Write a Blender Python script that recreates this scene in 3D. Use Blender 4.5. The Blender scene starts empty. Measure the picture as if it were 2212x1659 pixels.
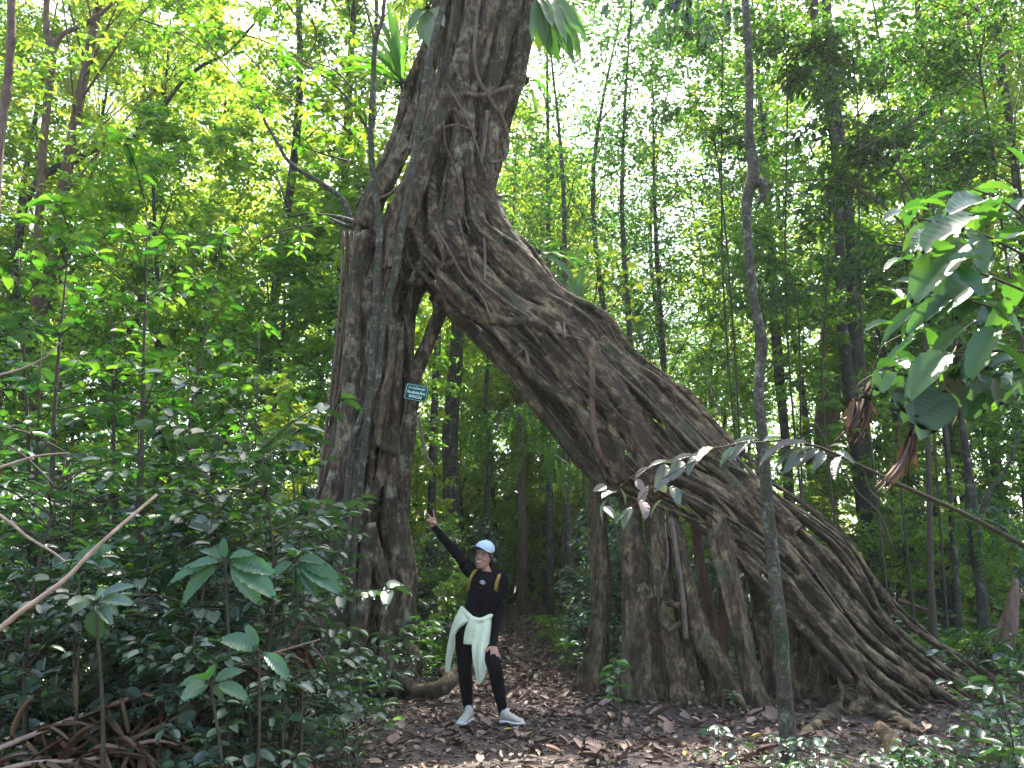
import bpy, math, random
import numpy as np
from mathutils import Vector, Matrix
R = math.radians
rng = np.random.RandomState(7)
random.seed(7)
scene = bpy.context.scene
COL = scene.collection

# ------------------------------------------------------------------ camera, sky, sun, exposure
PITCH = 13.0; CAMZ = 1.4; F = 1661.0; CX, CY = 1106.0, 829.5
cam = bpy.data.cameras.new('camera'); camo = bpy.data.objects.new('camera', cam); COL.objects.link(camo)
camo.location = (0, 0, CAMZ); camo.rotation_euler = (R(90 + PITCH), 0, 0)
cam.sensor_width = 36; cam.lens = F / 2212 * 36; cam.clip_start = 0.05; cam.clip_end = 2000
scene.camera = camo
SUN_EL, SUN_AZ = 60.0, 12.0          # azimuth measured from +Y towards +X
world = bpy.data.worlds.new('World'); scene.world = world; world.use_nodes = True
nt = world.node_tree; nt.nodes.clear()
sky = nt.nodes.new('ShaderNodeTexSky'); sky.sky_type = 'NISHITA'; sky.sun_disc = False
sky.sun_elevation = R(SUN_EL); sky.sun_rotation = R(SUN_AZ)
sky.air_density = 1.0; sky.dust_density = 3.5; sky.ozone_density = 1.0
bg = nt.nodes.new('ShaderNodeBackground'); bg.inputs['Strength'].default_value = 0.15
wo = nt.nodes.new('ShaderNodeOutputWorld')
nt.links.new(sky.outputs[0], bg.inputs[0]); nt.links.new(bg.outputs[0], wo.inputs[0])
sl = bpy.data.lights.new('sun', 'SUN'); sl.energy = 4.3; sl.angle = R(0.5); sl.color = (1.0, 0.95, 0.86)
so = bpy.data.objects.new('sun', sl); COL.objects.link(so)
sd = Vector((math.sin(R(SUN_AZ)) * math.cos(R(SUN_EL)), math.cos(R(SUN_AZ)) * math.cos(R(SUN_EL)), math.sin(R(SUN_EL))))
so.rotation_euler = sd.to_track_quat('Z', 'Y').to_euler(); so.location = (0, 0, 30)
vs = scene.view_settings
vs.view_transform = 'Standard'; vs.look = 'None'; vs.gamma = 1; vs.use_curve_mapping = False
vs.exposure = 2.6
scene.cycles.max_bounces = 8; scene.cycles.diffuse_bounces = 6; scene.cycles.glossy_bounces = 2
scene.cycles.transmission_bounces = 4; scene.cycles.transparent_max_bounces = 4

# ------------------------------------------------------------------ picture point -> place helpers
_c, _s = math.cos(R(PITCH)), math.sin(R(PITCH))
def P(px, py, Y):
    a, b = (px - CX) / F, (CY - py) / F
    dy = _c - b * _s; dz = _s + b * _c
    t = Y / dy
    return np.array([a * t, Y, CAMZ + dz * t])
def X(px, Y, z=0.0):
    return (px - CX) / F * (Y * _c + (z - CAMZ) * _s)
def pxm(Y):                      # metres per picture unit at depth Y
    return Y * _c / F
def gz(x, y):
    x = np.asarray(x, float); y = np.asarray(y, float)
    z = 0.035 * np.sin(x * 1.3 + 0.7) * np.cos(y * 0.9) + 0.03 * np.sin(x * 0.5 - y * 0.7) + 0.012 * np.sin(3.1 * x + 1.9 * y)
    z = z * np.clip(np.hypot(x - 0.1, y - 7.2) / 2.0, 0.0, 1) 
    z = z + np.clip(y - 12, 0, 80) * 0.014 + np.clip(x - 4.5, 0, 30) * 0.035 * np.clip((y - 4) / 6, 0, 1) + np.clip(-x - 3, 0, 30) * 0.02
    return z
def GP(px, py):                  # ground point under a picture point
    z = 0.0
    for _ in range(8):
        a, b = (px - CX) / F, (CY - py) / F
        dy = _c - b * _s; dz = _s + b * _c
        t = (z - CAMZ) / dz if dz < -1e-4 else 60
        x, y = a * t, dy * t
        z = float(gz(x, y))
    return np.array([x, y, z])
def path_x(y):
    return 0.12 + 0.010 * (y - 7) + 0.12 * math.sin(y * 0.35 + 0.3) if y < 40 else 0.5
def path_w(y):
    return 0.48 + 1.25 * math.exp(-((y - 5.8) / 1.9) ** 2)

# ------------------------------------------------------------------ object helpers
def link(o, parent=None):
    COL.objects.link(o)
    if parent: o.parent = parent
    return o
def tag(o, label=None, cat=None, group=None, kind=None):
    if label: o['label'] = label
    if cat: o['category'] = cat
    if group: o['group'] = group
    if kind: o['kind'] = kind
    return o
def empty(name, loc=(0, 0, 0), label=None, cat=None, group=None):
    o = bpy.data.objects.new(name, None); COL.objects.link(o); o.location = [float(v) for v in loc]
    o.empty_display_size = 0.2
    return tag(o, label, cat, group)
def copy_tree(root, loc, rz, sc, label=None, group=None, tilt=0.0):
    r = root.copy(); COL.objects.link(r)
    r.location = [float(v) for v in loc]; r.rotation_euler = (tilt, 0, rz); r.scale = (sc, sc, sc)
    if label: r['label'] = label
    if group: r['group'] = group
    for ch in list(root.children):
        c = ch.copy(); COL.objects.link(c); c.parent = r
    return r
def mesh_from(name, V, polys, smooth=True, uv=None):
    me = bpy.data.meshes.new(name)
    V = np.asarray(V, dtype=np.float32)
    me.vertices.add(len(V)); me.vertices.foreach_set('co', V.ravel())
    lt = np.array([len(p) for p in polys], dtype=np.int32)
    idx = np.concatenate([np.asarray(p, dtype=np.int32) for p in polys])
    st = np.concatenate([[0], np.cumsum(lt)[:-1]]).astype(np.int32)
    me.loops.add(len(idx)); me.loops.foreach_set('vertex_index', idx)
    me.polygons.add(len(lt)); me.polygons.foreach_set('loop_start', st); me.polygons.foreach_set('loop_total', lt)
    if uv is not None:
        l = me.uv_layers.new(name='UVMap'); l.data.foreach_set('uv', np.asarray(uv, np.float32)[idx].ravel())
    me.update(calc_edges=True)
    if smooth: me.polygons.foreach_set('use_smooth', np.ones(len(lt), dtype=bool))
    return me
def catmull(pts, n):
    pts = np.asarray(pts, float)
    if len(pts) < 3:
        t = np.linspace(0, 1, n)[:, None]; return pts[0] * (1 - t) + pts[-1] * t
    d = np.concatenate([[0], np.cumsum(np.linalg.norm(np.diff(pts[:, :3], axis=0), axis=1) + 1e-9)])
    s = np.linspace(0, d[-1], n)
    m = np.zeros_like(pts)
    m[1:-1] = (pts[2:] - pts[:-2]) / (d[2:] - d[:-2])[:, None]
    m[0] = (pts[1] - pts[0]) / (d[1] - d[0]); m[-1] = (pts[-1] - pts[-2]) / (d[-1] - d[-2])
    k = np.clip(np.searchsorted(d, s, 'right') - 1, 0, len(d) - 2)
    h = (d[k + 1] - d[k]); t = ((s - d[k]) / h)[:, None]; h = h[:, None]
    return ((2*t**3 - 3*t**2 + 1) * pts[k] + (t**3 - 2*t**2 + t) * h * m[k] + (-2*t**3 + 3*t**2) * pts[k+1] + (t**3 - t**2) * h * m[k+1])
def wloc(p):
    v = np.zeros(3)
    while p is not None: v = v + np.array(p.location); p = p.parent
    return v
class MB:
    def __init__(s): s.V = []; s.F = []; s.n = 0
    def add(s, V, Fs):
        s.V.append(np.asarray(V, float)); s.F += [tuple(int(i) + s.n for i in f) for f in Fs]; s.n += len(V)
    def rings(s, C, A, B, sides=8, cap=True):
        """C centres (n,3); A, B axis vectors (n,3)"""
        n = len(C); th = np.arange(sides) * 2 * math.pi / sides
        V = (C[:, None, :] + np.cos(th)[None, :, None] * A[:, None, :] + np.sin(th)[None, :, None] * B[:, None, :]).reshape(-1, 3)
        Fs = []
        for i in range(n - 1):
            for j in range(sides):
                k = (j + 1) % sides
                Fs.append((i*sides + j, i*sides + k, (i+1)*sides + k, (i+1)*sides + j))
        if cap:
            Fs.append(tuple(range(sides))[::-1]); Fs.append(tuple((n-1)*sides + j for j in range(sides)))
        s.add(V, Fs)
    def tube(s, pts, rad, sides=8, n=None, wob=0.0, flat=1.0):
        pts = np.asarray(pts, float); rad = np.asarray(rad, float) * np.ones(len(pts))
        if n is None: n = max(len(pts) * 3, 4)
        Q = catmull(np.hstack([pts, rad[:, None]]), n)
        C, r = Q[:, :3], np.maximum(Q[:, 3], 0.0008)
        if wob:
            ph = rng.rand() * 9
            r = r * (1 + wob * np.sin(np.linspace(0, n * 0.7, n) + ph) * rng.uniform(.5, 1, n))
        T = np.gradient(C, axis=0); T /= np.linalg.norm(T, axis=1)[:, None] + 1e-12
        a = np.cross(T[0], [0.3, 0.9, 0.2]); a /= np.linalg.norm(a) + 1e-9
        A = np.zeros_like(C)
        for i in range(n):
            a = a - T[i] * np.dot(a, T[i]); a /= np.linalg.norm(a) + 1e-9; A[i] = a
        B = np.cross(T, A)
        s.rings(C, A * r[:, None], B * r[:, None] * flat, sides)
    def loft(s, secs, sides=14, n=None, front=(0, -1, 0)):
        """secs: list of (point, half_side, half_front)"""
        D = np.array([[*p, a, b] for p, a, b in secs], float)
        if n is None: n = len(secs) * 4
        Q = catmull(D, n); C = Q[:, :3]
        T = np.gradient(C, axis=0); T /= np.linalg.norm(T, axis=1)[:, None] + 1e-12
        f = np.tile(np.asarray(front, float), (n, 1)); f -= T * np.sum(f * T, axis=1)[:, None]
        f /= np.linalg.norm(f, axis=1)[:, None]
        sd_ = np.cross(T, f)
        s.rings(C, sd_ * np.maximum(Q[:, 3], 1e-3)[:, None], f * np.maximum(Q[:, 4], 1e-3)[:, None], sides)
    def ball(s, c, r, ax=None, seg=12):
        c = np.asarray(c, float); r = np.ones(3) * r
        M = np.eye(3) if ax is None else np.asarray(ax, float)      # rows = axes
        t = np.linspace(0.02, math.pi - 0.02, seg)
        C = c + np.cos(t)[:, None] * r[2] * M[2]
        s.rings(C, np.sin(t)[:, None] * r[0] * M[0], np.sin(t)[:, None] * r[1] * M[1], seg)
    def box(s, c, h, ax=None):
        M = np.eye(3) if ax is None else np.asarray(ax, float)
        V = [np.asarray(c) + sx*h[0]*M[0] + sy*h[1]*M[1] + sz*h[2]*M[2] for sx in (-1, 1) for sy in (-1, 1) for sz in (-1, 1)]
        s.add(V, [(0,1,3,2),(4,6,7,5),(0,4,5,1),(2,3,7,6),(0,2,6,4),(1,5,7,3)])
    def build(s, name, mat, parent=None, smooth=True):
        V = np.concatenate(s.V)
        if parent is not None: V = V - wloc(parent)
        o = bpy.data.objects.new(name, mesh_from(name, V, s.F, smooth)); o.data.materials.append(mat)
        return link(o, parent)
def fuse(o, voxel, smooth=2, disp=0.0, dscale=0.3):
    m = o.modifiers.new('remesh', 'REMESH'); m.mode = 'VOXEL'; m.voxel_size = voxel; m.use_smooth_shade = True
    if smooth:
        m = o.modifiers.new('smooth', 'SMOOTH'); m.iterations = smooth; m.factor = 0.5
    if disp:
        t = bpy.data.textures.new('bark_lumps', 'CLOUDS'); t.noise_scale = dscale; t.noise_depth = 3
        m = o.modifiers.new('lumps', 'DISPLACE'); m.texture = t; m.strength = disp; m.mid_level = 0.5; m.texture_coords = 'LOCAL'
    return o

# ------------------------------------------------------------------ materials
def newmat(name):
    m = bpy.data.materials.new(name); m.use_nodes = True; m.node_tree.nodes.clear()
    return m, m.node_tree.nodes, m.node_tree.links
def ramp(N, stops, interp='LINEAR'):
    r = N.new('ShaderNodeValToRGB'); e = r.color_ramp; e.interpolation = interp
    while len(e.elements) < len(stops): e.elements.new(0.5)
    for el, (p, c) in zip(e.elements, stops): el.position = p; el.color = (*c, 1)
    return r
def leafmat(name, cols, trans, rough=0.42, tr=0.38, spec=0.5, vein=0.0, vary=0.25):
    m, N, L = newmat(name)
    geo = N.new('ShaderNodeNewGeometry'); oi = N.new('ShaderNodeObjectInfo')
    add = N.new('ShaderNodeMath'); add.operation = 'MULTIPLY_ADD'
    L.new(oi.outputs['Random'], add.inputs[0]); add.inputs[1].default_value = vary
    L.new(geo.outputs['Random Per Island'], add.inputs[2])
    sub = N.new('ShaderNodeMath'); sub.operation = 'SUBTRACT'; L.new(add.outputs[0], sub.inputs[0]); sub.inputs[1].default_value = vary / 2
    n = len(cols); r = ramp(N, [(i / (n - 1), c) for i, c in enumerate(cols)]); L.new(sub.outputs[0], r.inputs[0])
    r2 = ramp(N, [(i / (len(trans) - 1), c) for i, c in enumerate(trans)]); L.new(sub.outputs[0], r2.inputs[0])
    bs = N.new('ShaderNodeBsdfPrincipled'); L.new(r.outputs[0], bs.inputs['Base Color'])
    rr = N.new('ShaderNodeMapRange'); L.new(geo.outputs['Random Per Island'], rr.inputs[0])
    rr.inputs[3].default_value = rough - 0.1; rr.inputs[4].default_value = rough + 0.15
    L.new(rr.outputs[0], bs.inputs['Roughness']); bs.inputs['Specular IOR Level'].default_value = spec
    t = N.new('ShaderNodeBsdfTranslucent'); L.new(r2.outputs[0], t.inputs[0])
    mx = N.new('ShaderNodeMixShader'); mx.inputs[0].default_value = tr
    L.new(bs.outputs[0], mx.inputs[1]); L.new(t.outputs[0], mx.inputs[2])
    if vein:
        uv = N.new('ShaderNodeUVMap'); sp = N.new('ShaderNodeSeparateXYZ'); L.new(uv.outputs[0], sp.inputs[0])
        ab = N.new('ShaderNodeMath'); ab.operation = 'ABSOLUTE'; L.new(sp.outputs[0], ab.inputs[0])
        ma = N.new('ShaderNodeMath'); ma.operation = 'MULTIPLY_ADD'; L.new(sp.outputs[1], ma.inputs[0]); ma.inputs[1].default_value = 75
        mb_ = N.new('ShaderNodeMath'); mb_.operation = 'MULTIPLY'; L.new(ab.outputs[0], mb_.inputs[0]); mb_.inputs[1].default_value = -9
        L.new(mb_.outputs[0], ma.inputs[2])
        sn = N.new('ShaderNodeMath'); sn.operation = 'SINE'; L.new(ma.outputs[0], sn.inputs[0])
        ex = N.new('ShaderNodeMath'); ex.operation = 'MINIMUM'; L.new(ab.outputs[0], ex.inputs[0]); ex.inputs[1].default_value = 0.12
        m2 = N.new('ShaderNodeMath'); m2.operation = 'MULTIPLY_ADD'; L.new(ex.outputs[0], m2.inputs[0]); m2.inputs[1].default_value = 9
        L.new(sn.outputs[0], m2.inputs[2])
        bp = N.new('ShaderNodeBump'); bp.inputs['Strength'].default_value = vein; bp.inputs['Distance'].default_value = 0.004
        L.new(m2.outputs[0], bp.inputs['Height']); L.new(bp.outputs[0], bs.inputs['Normal'])
    o = N.new('ShaderNodeOutputMaterial'); L.new(mx.outputs[0], o.inputs[0])
    return m
def barkmat(name, cols, angle=0.0, scale=1.0, stretch=6.0, lichen=None, lam=0.62, moss=None, bump=0.6, rough=0.85):
    m, N, L = newmat(name)
    tc = N.new('ShaderNodeTexCoord')
    r0 = N.new('ShaderNodeMapping'); r0.inputs['Rotation'].default_value = (0, R(angle), 0); L.new(tc.outputs['Object'], r0.inputs[0])
    mp = N.new('ShaderNodeMapping'); mp.inputs['Scale'].default_value = (1, 1, 1 / stretch); L.new(r0.outputs[0], mp.inputs[0])
    n1 = N.new('ShaderNodeTexNoise'); n1.inputs['Scale'].default_value = 22 * scale; n1.inputs['Detail'].default_value = 6; n1.inputs['Roughness'].default_value = 0.65; L.new(mp.outputs[0], n1.inputs[0])
    n2 = N.new('ShaderNodeTexNoise'); n2.inputs['Scale'].default_value = 5.5 * scale; n2.inputs['Detail'].default_value = 5; L.new(mp.outputs[0], n2.inputs[0])
    r1 = ramp(N, [(0.34 + 0.32 * i / (len(cols) - 1), c) for i, c in enumerate(cols)])
    mix = N.new('ShaderNodeMath'); mix.operation = 'MULTIPLY_ADD'; L.new(n1.outputs[0], mix.inputs[0]); mix.inputs[1].default_value = 0.55
    m_ = N.new('ShaderNodeMath'); m_.operation = 'MULTIPLY'; L.new(n2.outputs[0], m_.inputs[0]); m_.inputs[1].default_value = 0.45; L.new(m_.outputs[0], mix.inputs[2])
    L.new(mix.outputs[0], r1.inputs[0]); colout = r1.outputs[0]
    for spec_, lc, lo, sc in (('l', lichen, lam, 4.5), ('m', moss, 0.6, 2.6)):
        if lc is None: continue
        n3 = N.new('ShaderNodeTexNoise'); n3.inputs['Scale'].default_value = sc * scale; n3.inputs['Detail'].default_value = 7; n3.inputs['Roughness'].default_value = 0.7
        ad = N.new('ShaderNodeVectorMath'); ad.operation = 'ADD'; ad.inputs[1].default_value = (3.3, 8.1, 1.7) if spec_ == 'l' else (9, 2, 5)
        L.new(tc.outputs['Object'], ad.inputs[0]); L.new(ad.outputs[0], n3.inputs[0])
        rl = ramp(N, [(lo - 0.07, (0, 0, 0)), (lo + 0.05, (1, 1, 1))]); L.new(n3.outputs[0], rl.inputs[0])
        mc = N.new('ShaderNodeMix'); mc.data_type = 'RGBA'; L.new(rl.outputs[0], mc.inputs[0]); L.new(colout, mc.inputs[6]); mc.inputs[7].default_value = (*lc, 1)
        colout = mc.outputs[2]
    bs = N.new('ShaderNodeBsdfPrincipled'); L.new(colout, bs.inputs['Base Color']); bs.inputs['Roughness'].default_value = rough
    bs.inputs['Specular IOR Level'].default_value = 0.25
    n4 = N.new('ShaderNodeTexNoise'); n4.inputs['Scale'].default_value = 70 * scale; n4.inputs['Detail'].default_value = 5; L.new(mp.outputs[0], n4.inputs[0])
    ad2 = N.new('ShaderNodeMath'); ad2.operation = 'MULTIPLY_ADD'; L.new(n4.outputs[0], ad2.inputs[0]); ad2.inputs[1].default_value = 0.5; L.new(n1.outputs[0], ad2.inputs[2])
    bp = N.new('ShaderNodeBump'); bp.inputs['Strength'].default_value = bump; bp.inputs['Distance'].default_value = 0.05
    L.new(ad2.outputs[0], bp.inputs['Height']); L.new(bp.outputs[0], bs.inputs['Normal'])
    o = N.new('ShaderNodeOutputMaterial'); L.new(bs.outputs[0], o.inputs[0])
    return m
def plain(name, col, rough=0.7, spec=0.3, noise=0.0, nscale=60, bump=0.0, sheen=0.0):
    m, N, L = newmat(name)
    bs = N.new('ShaderNodeBsdfPrincipled'); bs.inputs['Roughness'].default_value = rough; bs.inputs['Specular IOR Level'].default_value = spec
    bs.inputs['Base Color'].default_value = (*col, 1)
    if noise or bump:
        tc = N.new('ShaderNodeTexCoord'); n = N.new('ShaderNodeTexNoise'); n.inputs['Scale'].default_value = nscale; n.inputs['Detail'].default_value = 4
        L.new(tc.outputs['Object'], n.inputs[0])
        r = ramp(N, [(0.3, tuple(c * (1 - noise) for c in col)), (0.7, tuple(min(1, c * (1 + noise)) for c in col))]); L.new(n.outputs[0], r.inputs[0]); L.new(r.outputs[0], bs.inputs['Base Color'])
        if bump:
            bp = N.new('ShaderNodeBump'); bp.inputs['Strength'].default_value = bump; bp.inputs['Distance'].default_value = 0.01
            L.new(n.outputs[0], bp.inputs['Height']); L.new(bp.outputs[0], bs.inputs['Normal'])
    if sheen: bs.inputs['Sheen Weight'].default_value = sheen
    o = N.new('ShaderNodeOutputMaterial'); L.new(bs.outputs[0], o.inputs[0])
    return m
M = {}
M['fig_up'] = barkmat('fig_bark_upright', [(0.016, 0.010, 0.005), (0.052, 0.034, 0.019), (0.22, 0.16, 0.092)], 0, 1, 3, lichen=(0.22, 0.20, 0.13), lam=0.60, moss=(0.045, 0.052, 0.02))
M['fig_lean'] = barkmat('fig_bark_leaning', [(0.014, 0.009, 0.005), (0.050, 0.032, 0.017), (0.23, 0.165, 0.086)], 42, 1, 3.2, lichen=(0.23, 0.185, 0.09), lam=0.64, moss=(0.045, 0.048, 0.022))
M['fig_root'] = barkmat('fig_bark_root', [(0.017, 0.011, 0.006), (0.06, 0.039, 0.021), (0.21, 0.15, 0.078)], 0, 1.3, 3, lichen=(0.27, 0.225, 0.10), lam=0.655, moss=(0.07, 0.075, 0.035))
M['fig_red'] = barkmat('fig_bark_red', [(0.04, 0.02, 0.012), (0.10, 0.055, 0.033), (0.17, 0.105, 0.068)], 0, 1.3, 6)
M['vine'] = barkmat('vine_bark', [(0.05, 0.035, 0.025), (0.13, 0.09, 0.065), (0.22, 0.17, 0.12)], 0, 2, 5)
M['sap_grey'] = barkmat('grey_smooth_bark', [(0.016, 0.013, 0.008), (0.048, 0.042, 0.026), (0.105, 0.093, 0.06)], 0, 2.4, 1.2, lichen=(0.16, 0.16, 0.12), lam=0.60, moss=(0.025, 0.04, 0.017), bump=0.35)
M['sap_dark'] = barkmat('dark_bark', [(0.012, 0.010, 0.007), (0.032, 0.028, 0.02), (0.075, 0.068, 0.05)], 0, 1.4, 2, lichen=(0.22, 0.22, 0.17), lam=0.64, moss=(0.045, 0.075, 0.03), bump=0.4)
M['sap_brown'] = barkmat('brown_bark', [(0.05, 0.028, 0.018), (0.13, 0.08, 0.055), (0.22, 0.15, 0.11)], 0, 1, 5)
M['twig'] = plain('twig_bark', (0.05, 0.04, 0.025), 0.8, 0.2, 0.3, 30)
M['greenstem'] = plain('green_stem', (0.06, 0.09, 0.03), 0.6, 0.3, 0.3, 30)
M['palestick'] = plain('peeled_stick', (0.42, 0.27, 0.18), 0.7, 0.3, 0.25, 18, 0.4)
G = lambda r, g, b: (r, g, b)
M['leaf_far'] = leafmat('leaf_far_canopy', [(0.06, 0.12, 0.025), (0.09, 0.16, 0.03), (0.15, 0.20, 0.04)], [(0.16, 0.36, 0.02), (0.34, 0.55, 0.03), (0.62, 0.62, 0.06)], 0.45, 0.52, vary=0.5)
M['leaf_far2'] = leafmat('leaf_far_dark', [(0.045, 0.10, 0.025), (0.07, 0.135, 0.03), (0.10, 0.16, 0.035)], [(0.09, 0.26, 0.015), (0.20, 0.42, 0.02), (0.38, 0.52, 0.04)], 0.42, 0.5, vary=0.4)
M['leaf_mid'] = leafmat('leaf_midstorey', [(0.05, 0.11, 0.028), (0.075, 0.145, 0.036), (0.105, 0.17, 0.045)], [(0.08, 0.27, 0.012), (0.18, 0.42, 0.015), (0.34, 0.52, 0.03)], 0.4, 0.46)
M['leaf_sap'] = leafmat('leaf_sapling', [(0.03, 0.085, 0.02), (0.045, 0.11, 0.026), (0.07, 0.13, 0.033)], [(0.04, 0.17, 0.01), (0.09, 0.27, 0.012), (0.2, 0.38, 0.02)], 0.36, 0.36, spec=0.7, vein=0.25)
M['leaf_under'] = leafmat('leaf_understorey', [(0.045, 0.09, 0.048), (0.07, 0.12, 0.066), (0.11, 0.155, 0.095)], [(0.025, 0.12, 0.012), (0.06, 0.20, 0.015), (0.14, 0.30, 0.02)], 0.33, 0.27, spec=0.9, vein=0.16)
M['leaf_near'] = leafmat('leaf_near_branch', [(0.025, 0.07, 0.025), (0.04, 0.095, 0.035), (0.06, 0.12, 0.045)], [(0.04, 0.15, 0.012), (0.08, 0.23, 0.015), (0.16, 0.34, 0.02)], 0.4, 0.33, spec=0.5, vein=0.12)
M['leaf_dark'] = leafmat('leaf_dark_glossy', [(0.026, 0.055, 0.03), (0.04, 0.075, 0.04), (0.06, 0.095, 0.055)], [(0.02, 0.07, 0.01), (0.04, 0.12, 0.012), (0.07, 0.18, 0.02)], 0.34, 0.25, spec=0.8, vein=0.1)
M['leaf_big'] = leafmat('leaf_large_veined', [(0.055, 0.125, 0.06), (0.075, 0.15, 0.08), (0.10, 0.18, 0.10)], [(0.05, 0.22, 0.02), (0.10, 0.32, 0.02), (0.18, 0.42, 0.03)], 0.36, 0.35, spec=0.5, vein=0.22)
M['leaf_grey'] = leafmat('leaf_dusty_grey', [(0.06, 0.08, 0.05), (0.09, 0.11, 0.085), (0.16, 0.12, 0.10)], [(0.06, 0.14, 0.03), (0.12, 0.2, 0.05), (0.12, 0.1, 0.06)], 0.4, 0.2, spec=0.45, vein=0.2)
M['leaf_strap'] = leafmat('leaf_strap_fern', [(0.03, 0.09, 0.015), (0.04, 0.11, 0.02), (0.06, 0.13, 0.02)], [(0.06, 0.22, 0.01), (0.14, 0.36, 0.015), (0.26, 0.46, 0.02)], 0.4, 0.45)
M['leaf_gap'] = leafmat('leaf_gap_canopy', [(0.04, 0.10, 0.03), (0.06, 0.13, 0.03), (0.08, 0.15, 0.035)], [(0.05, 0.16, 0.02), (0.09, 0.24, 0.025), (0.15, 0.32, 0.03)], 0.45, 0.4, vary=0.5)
M['leaf_yellow'] = leafmat('leaf_fresh_yellow', [(0.10, 0.18, 0.02), (0.13, 0.2, 0.02)], [(0.35, 0.5, 0.02), (0.5, 0.55, 0.04)], 0.45, 0.45)
M['litter'] = leafmat('leaf_litter_brown', [(0.036, 0.021, 0.012), (0.09, 0.055, 0.033), (0.17, 0.107, 0.068), (0.29, 0.20, 0.135)], [(0.05, 0.03, 0.02), (0.12, 0.06, 0.03)], 0.55, 0.08, spec=0.5, vein=0.2)
M['litter_big'] = leafmat('leaf_litter_large', [(0.10, 0.06, 0.042), (0.17, 0.105, 0.075), (0.26, 0.17, 0.125)], [(0.05, 0.03, 0.02), (0.12, 0.06, 0.03)], 0.55, 0.08, vein=0.5)
M['litter_yellow'] = leafmat('leaf_litter_yellow', [(0.40, 0.27, 0.03), (0.5, 0.38, 0.06)], [(0.3, 0.2, 0.02), (0.3, 0.2, 0.02)], 0.5, 0.15)
M['palm_dead'] = leafmat('dead_palm_leaflet', [(0.055, 0.03, 0.014), (0.12, 0.064, 0.032), (0.22, 0.135, 0.075)], [(0.15, 0.05, 0.02), (0.2, 0.08, 0.03)], 0.5, 0.12)
M['leaf_withered'] = leafmat('leaf_withered', [(0.05, 0.035, 0.028), (0.09, 0.06, 0.045), (0.16, 0.11, 0.085)], [(0.1, 0.05, 0.02), (0.14, 0.08, 0.04)], 0.6, 0.15, spec=0.3)
M['rachis'] = plain('dead_palm_stalk', (0.30, 0.20, 0.14), 0.6, 0.4, 0.3, 25, 0.3)

# ground and path soil
def soil(name, cols, sc=9):
    m, N, L = newmat(name)
    tc = N.new('ShaderNodeTexCoord'); n = N.new('ShaderNodeTexNoise'); n.inputs['Scale'].default_value = sc; n.inputs['Detail'].default_value = 8; n.inputs['Roughness'].default_value = 0.7
    v = N.new('ShaderNodeTexVoronoi'); v.inputs['Scale'].default_value = 22; L.new(tc.outputs['Object'], v.inputs[0]); L.new(tc.outputs['Object'], n.inputs[0])
    r = ramp(N, [(0.3 + 0.4 * i / (len(cols) - 1), c) for i, c in enumerate(cols)]); L.new(n.outputs[0], r.inputs[0])
    bs = N.new('ShaderNodeBsdfPrincipled'); bs.inputs['Roughness'].default_value = 0.9; L.new(r.outputs[0], bs.inputs['Base Color'])
    ad = N.new('ShaderNodeMath'); L.new(n.outputs[0], ad.inputs[0]); L.new(v.outputs['Distance'], ad.inputs[1])
    bp = N.new('ShaderNodeBump'); bp.inputs['Strength'].default_value = 0.8; bp.inputs['Distance'].default_value = 0.04; L.new(ad.outputs[0], bp.inputs['Height']); L.new(bp.outputs[0], bs.inputs['Normal'])
    o = N.new('ShaderNodeOutputMaterial'); L.new(bs.outputs[0], o.inputs[0]); return m
M['soil'] = soil('forest_soil', [(0.018, 0.013, 0.009), (0.045, 0.032, 0.024), (0.09, 0.065, 0.048)])
M['pathsoil'] = soil('path_soil', [(0.03, 0.021, 0.016), (0.07, 0.05, 0.04), (0.13, 0.095, 0.078)], 14)

# ------------------------------------------------------------------ ground
def ground():
    xs = np.concatenate([np.linspace(-90, -14, 16), np.linspace(-13.5, 13.5, 110), np.linspace(14, 90, 16)])
    ys = np.concatenate([np.linspace(-30, -1, 8), np.linspace(0, 22, 90), np.linspace(23, 140, 30)])
    XX, YY = np.meshgrid(xs, ys); V = np.stack([XX, YY, gz(XX, YY)], -1).reshape(-1, 3)
    nx, ny = len(xs), len(ys)
    Fs = [(j*nx+i, j*nx+i+1, (j+1)*nx+i+1, (j+1)*nx+i) for j in range(ny-1) for i in range(nx-1)]
    o = bpy.data.objects.new('ground', mesh_from('ground', V, Fs)); o.data.materials.append(M['soil']); link(o); tag(o, kind='structure')
    ys = np.linspace(-1, 60, 260); V = []; Fs = []
    for y in ys:
        for k in range(9):
            u = k / 4 - 1; x = path_x(y) + u * path_w(y) * (1 + 0.12 * math.sin(y * 3 + k))
            V.append((x, y, float(gz(x, y)) + 0.012 - 0.02 * abs(u) ** 3))
    for j in range(len(ys) - 1):
        for i in range(8): Fs.append((j*9+i, j*9+i+1, (j+1)*9+i+1, (j+1)*9+i))
    o = bpy.data.objects.new('path', mesh_from('path', V, Fs)); o.data.materials.append(M['pathsoil']); link(o); tag(o, kind='structure')
ground()

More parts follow.
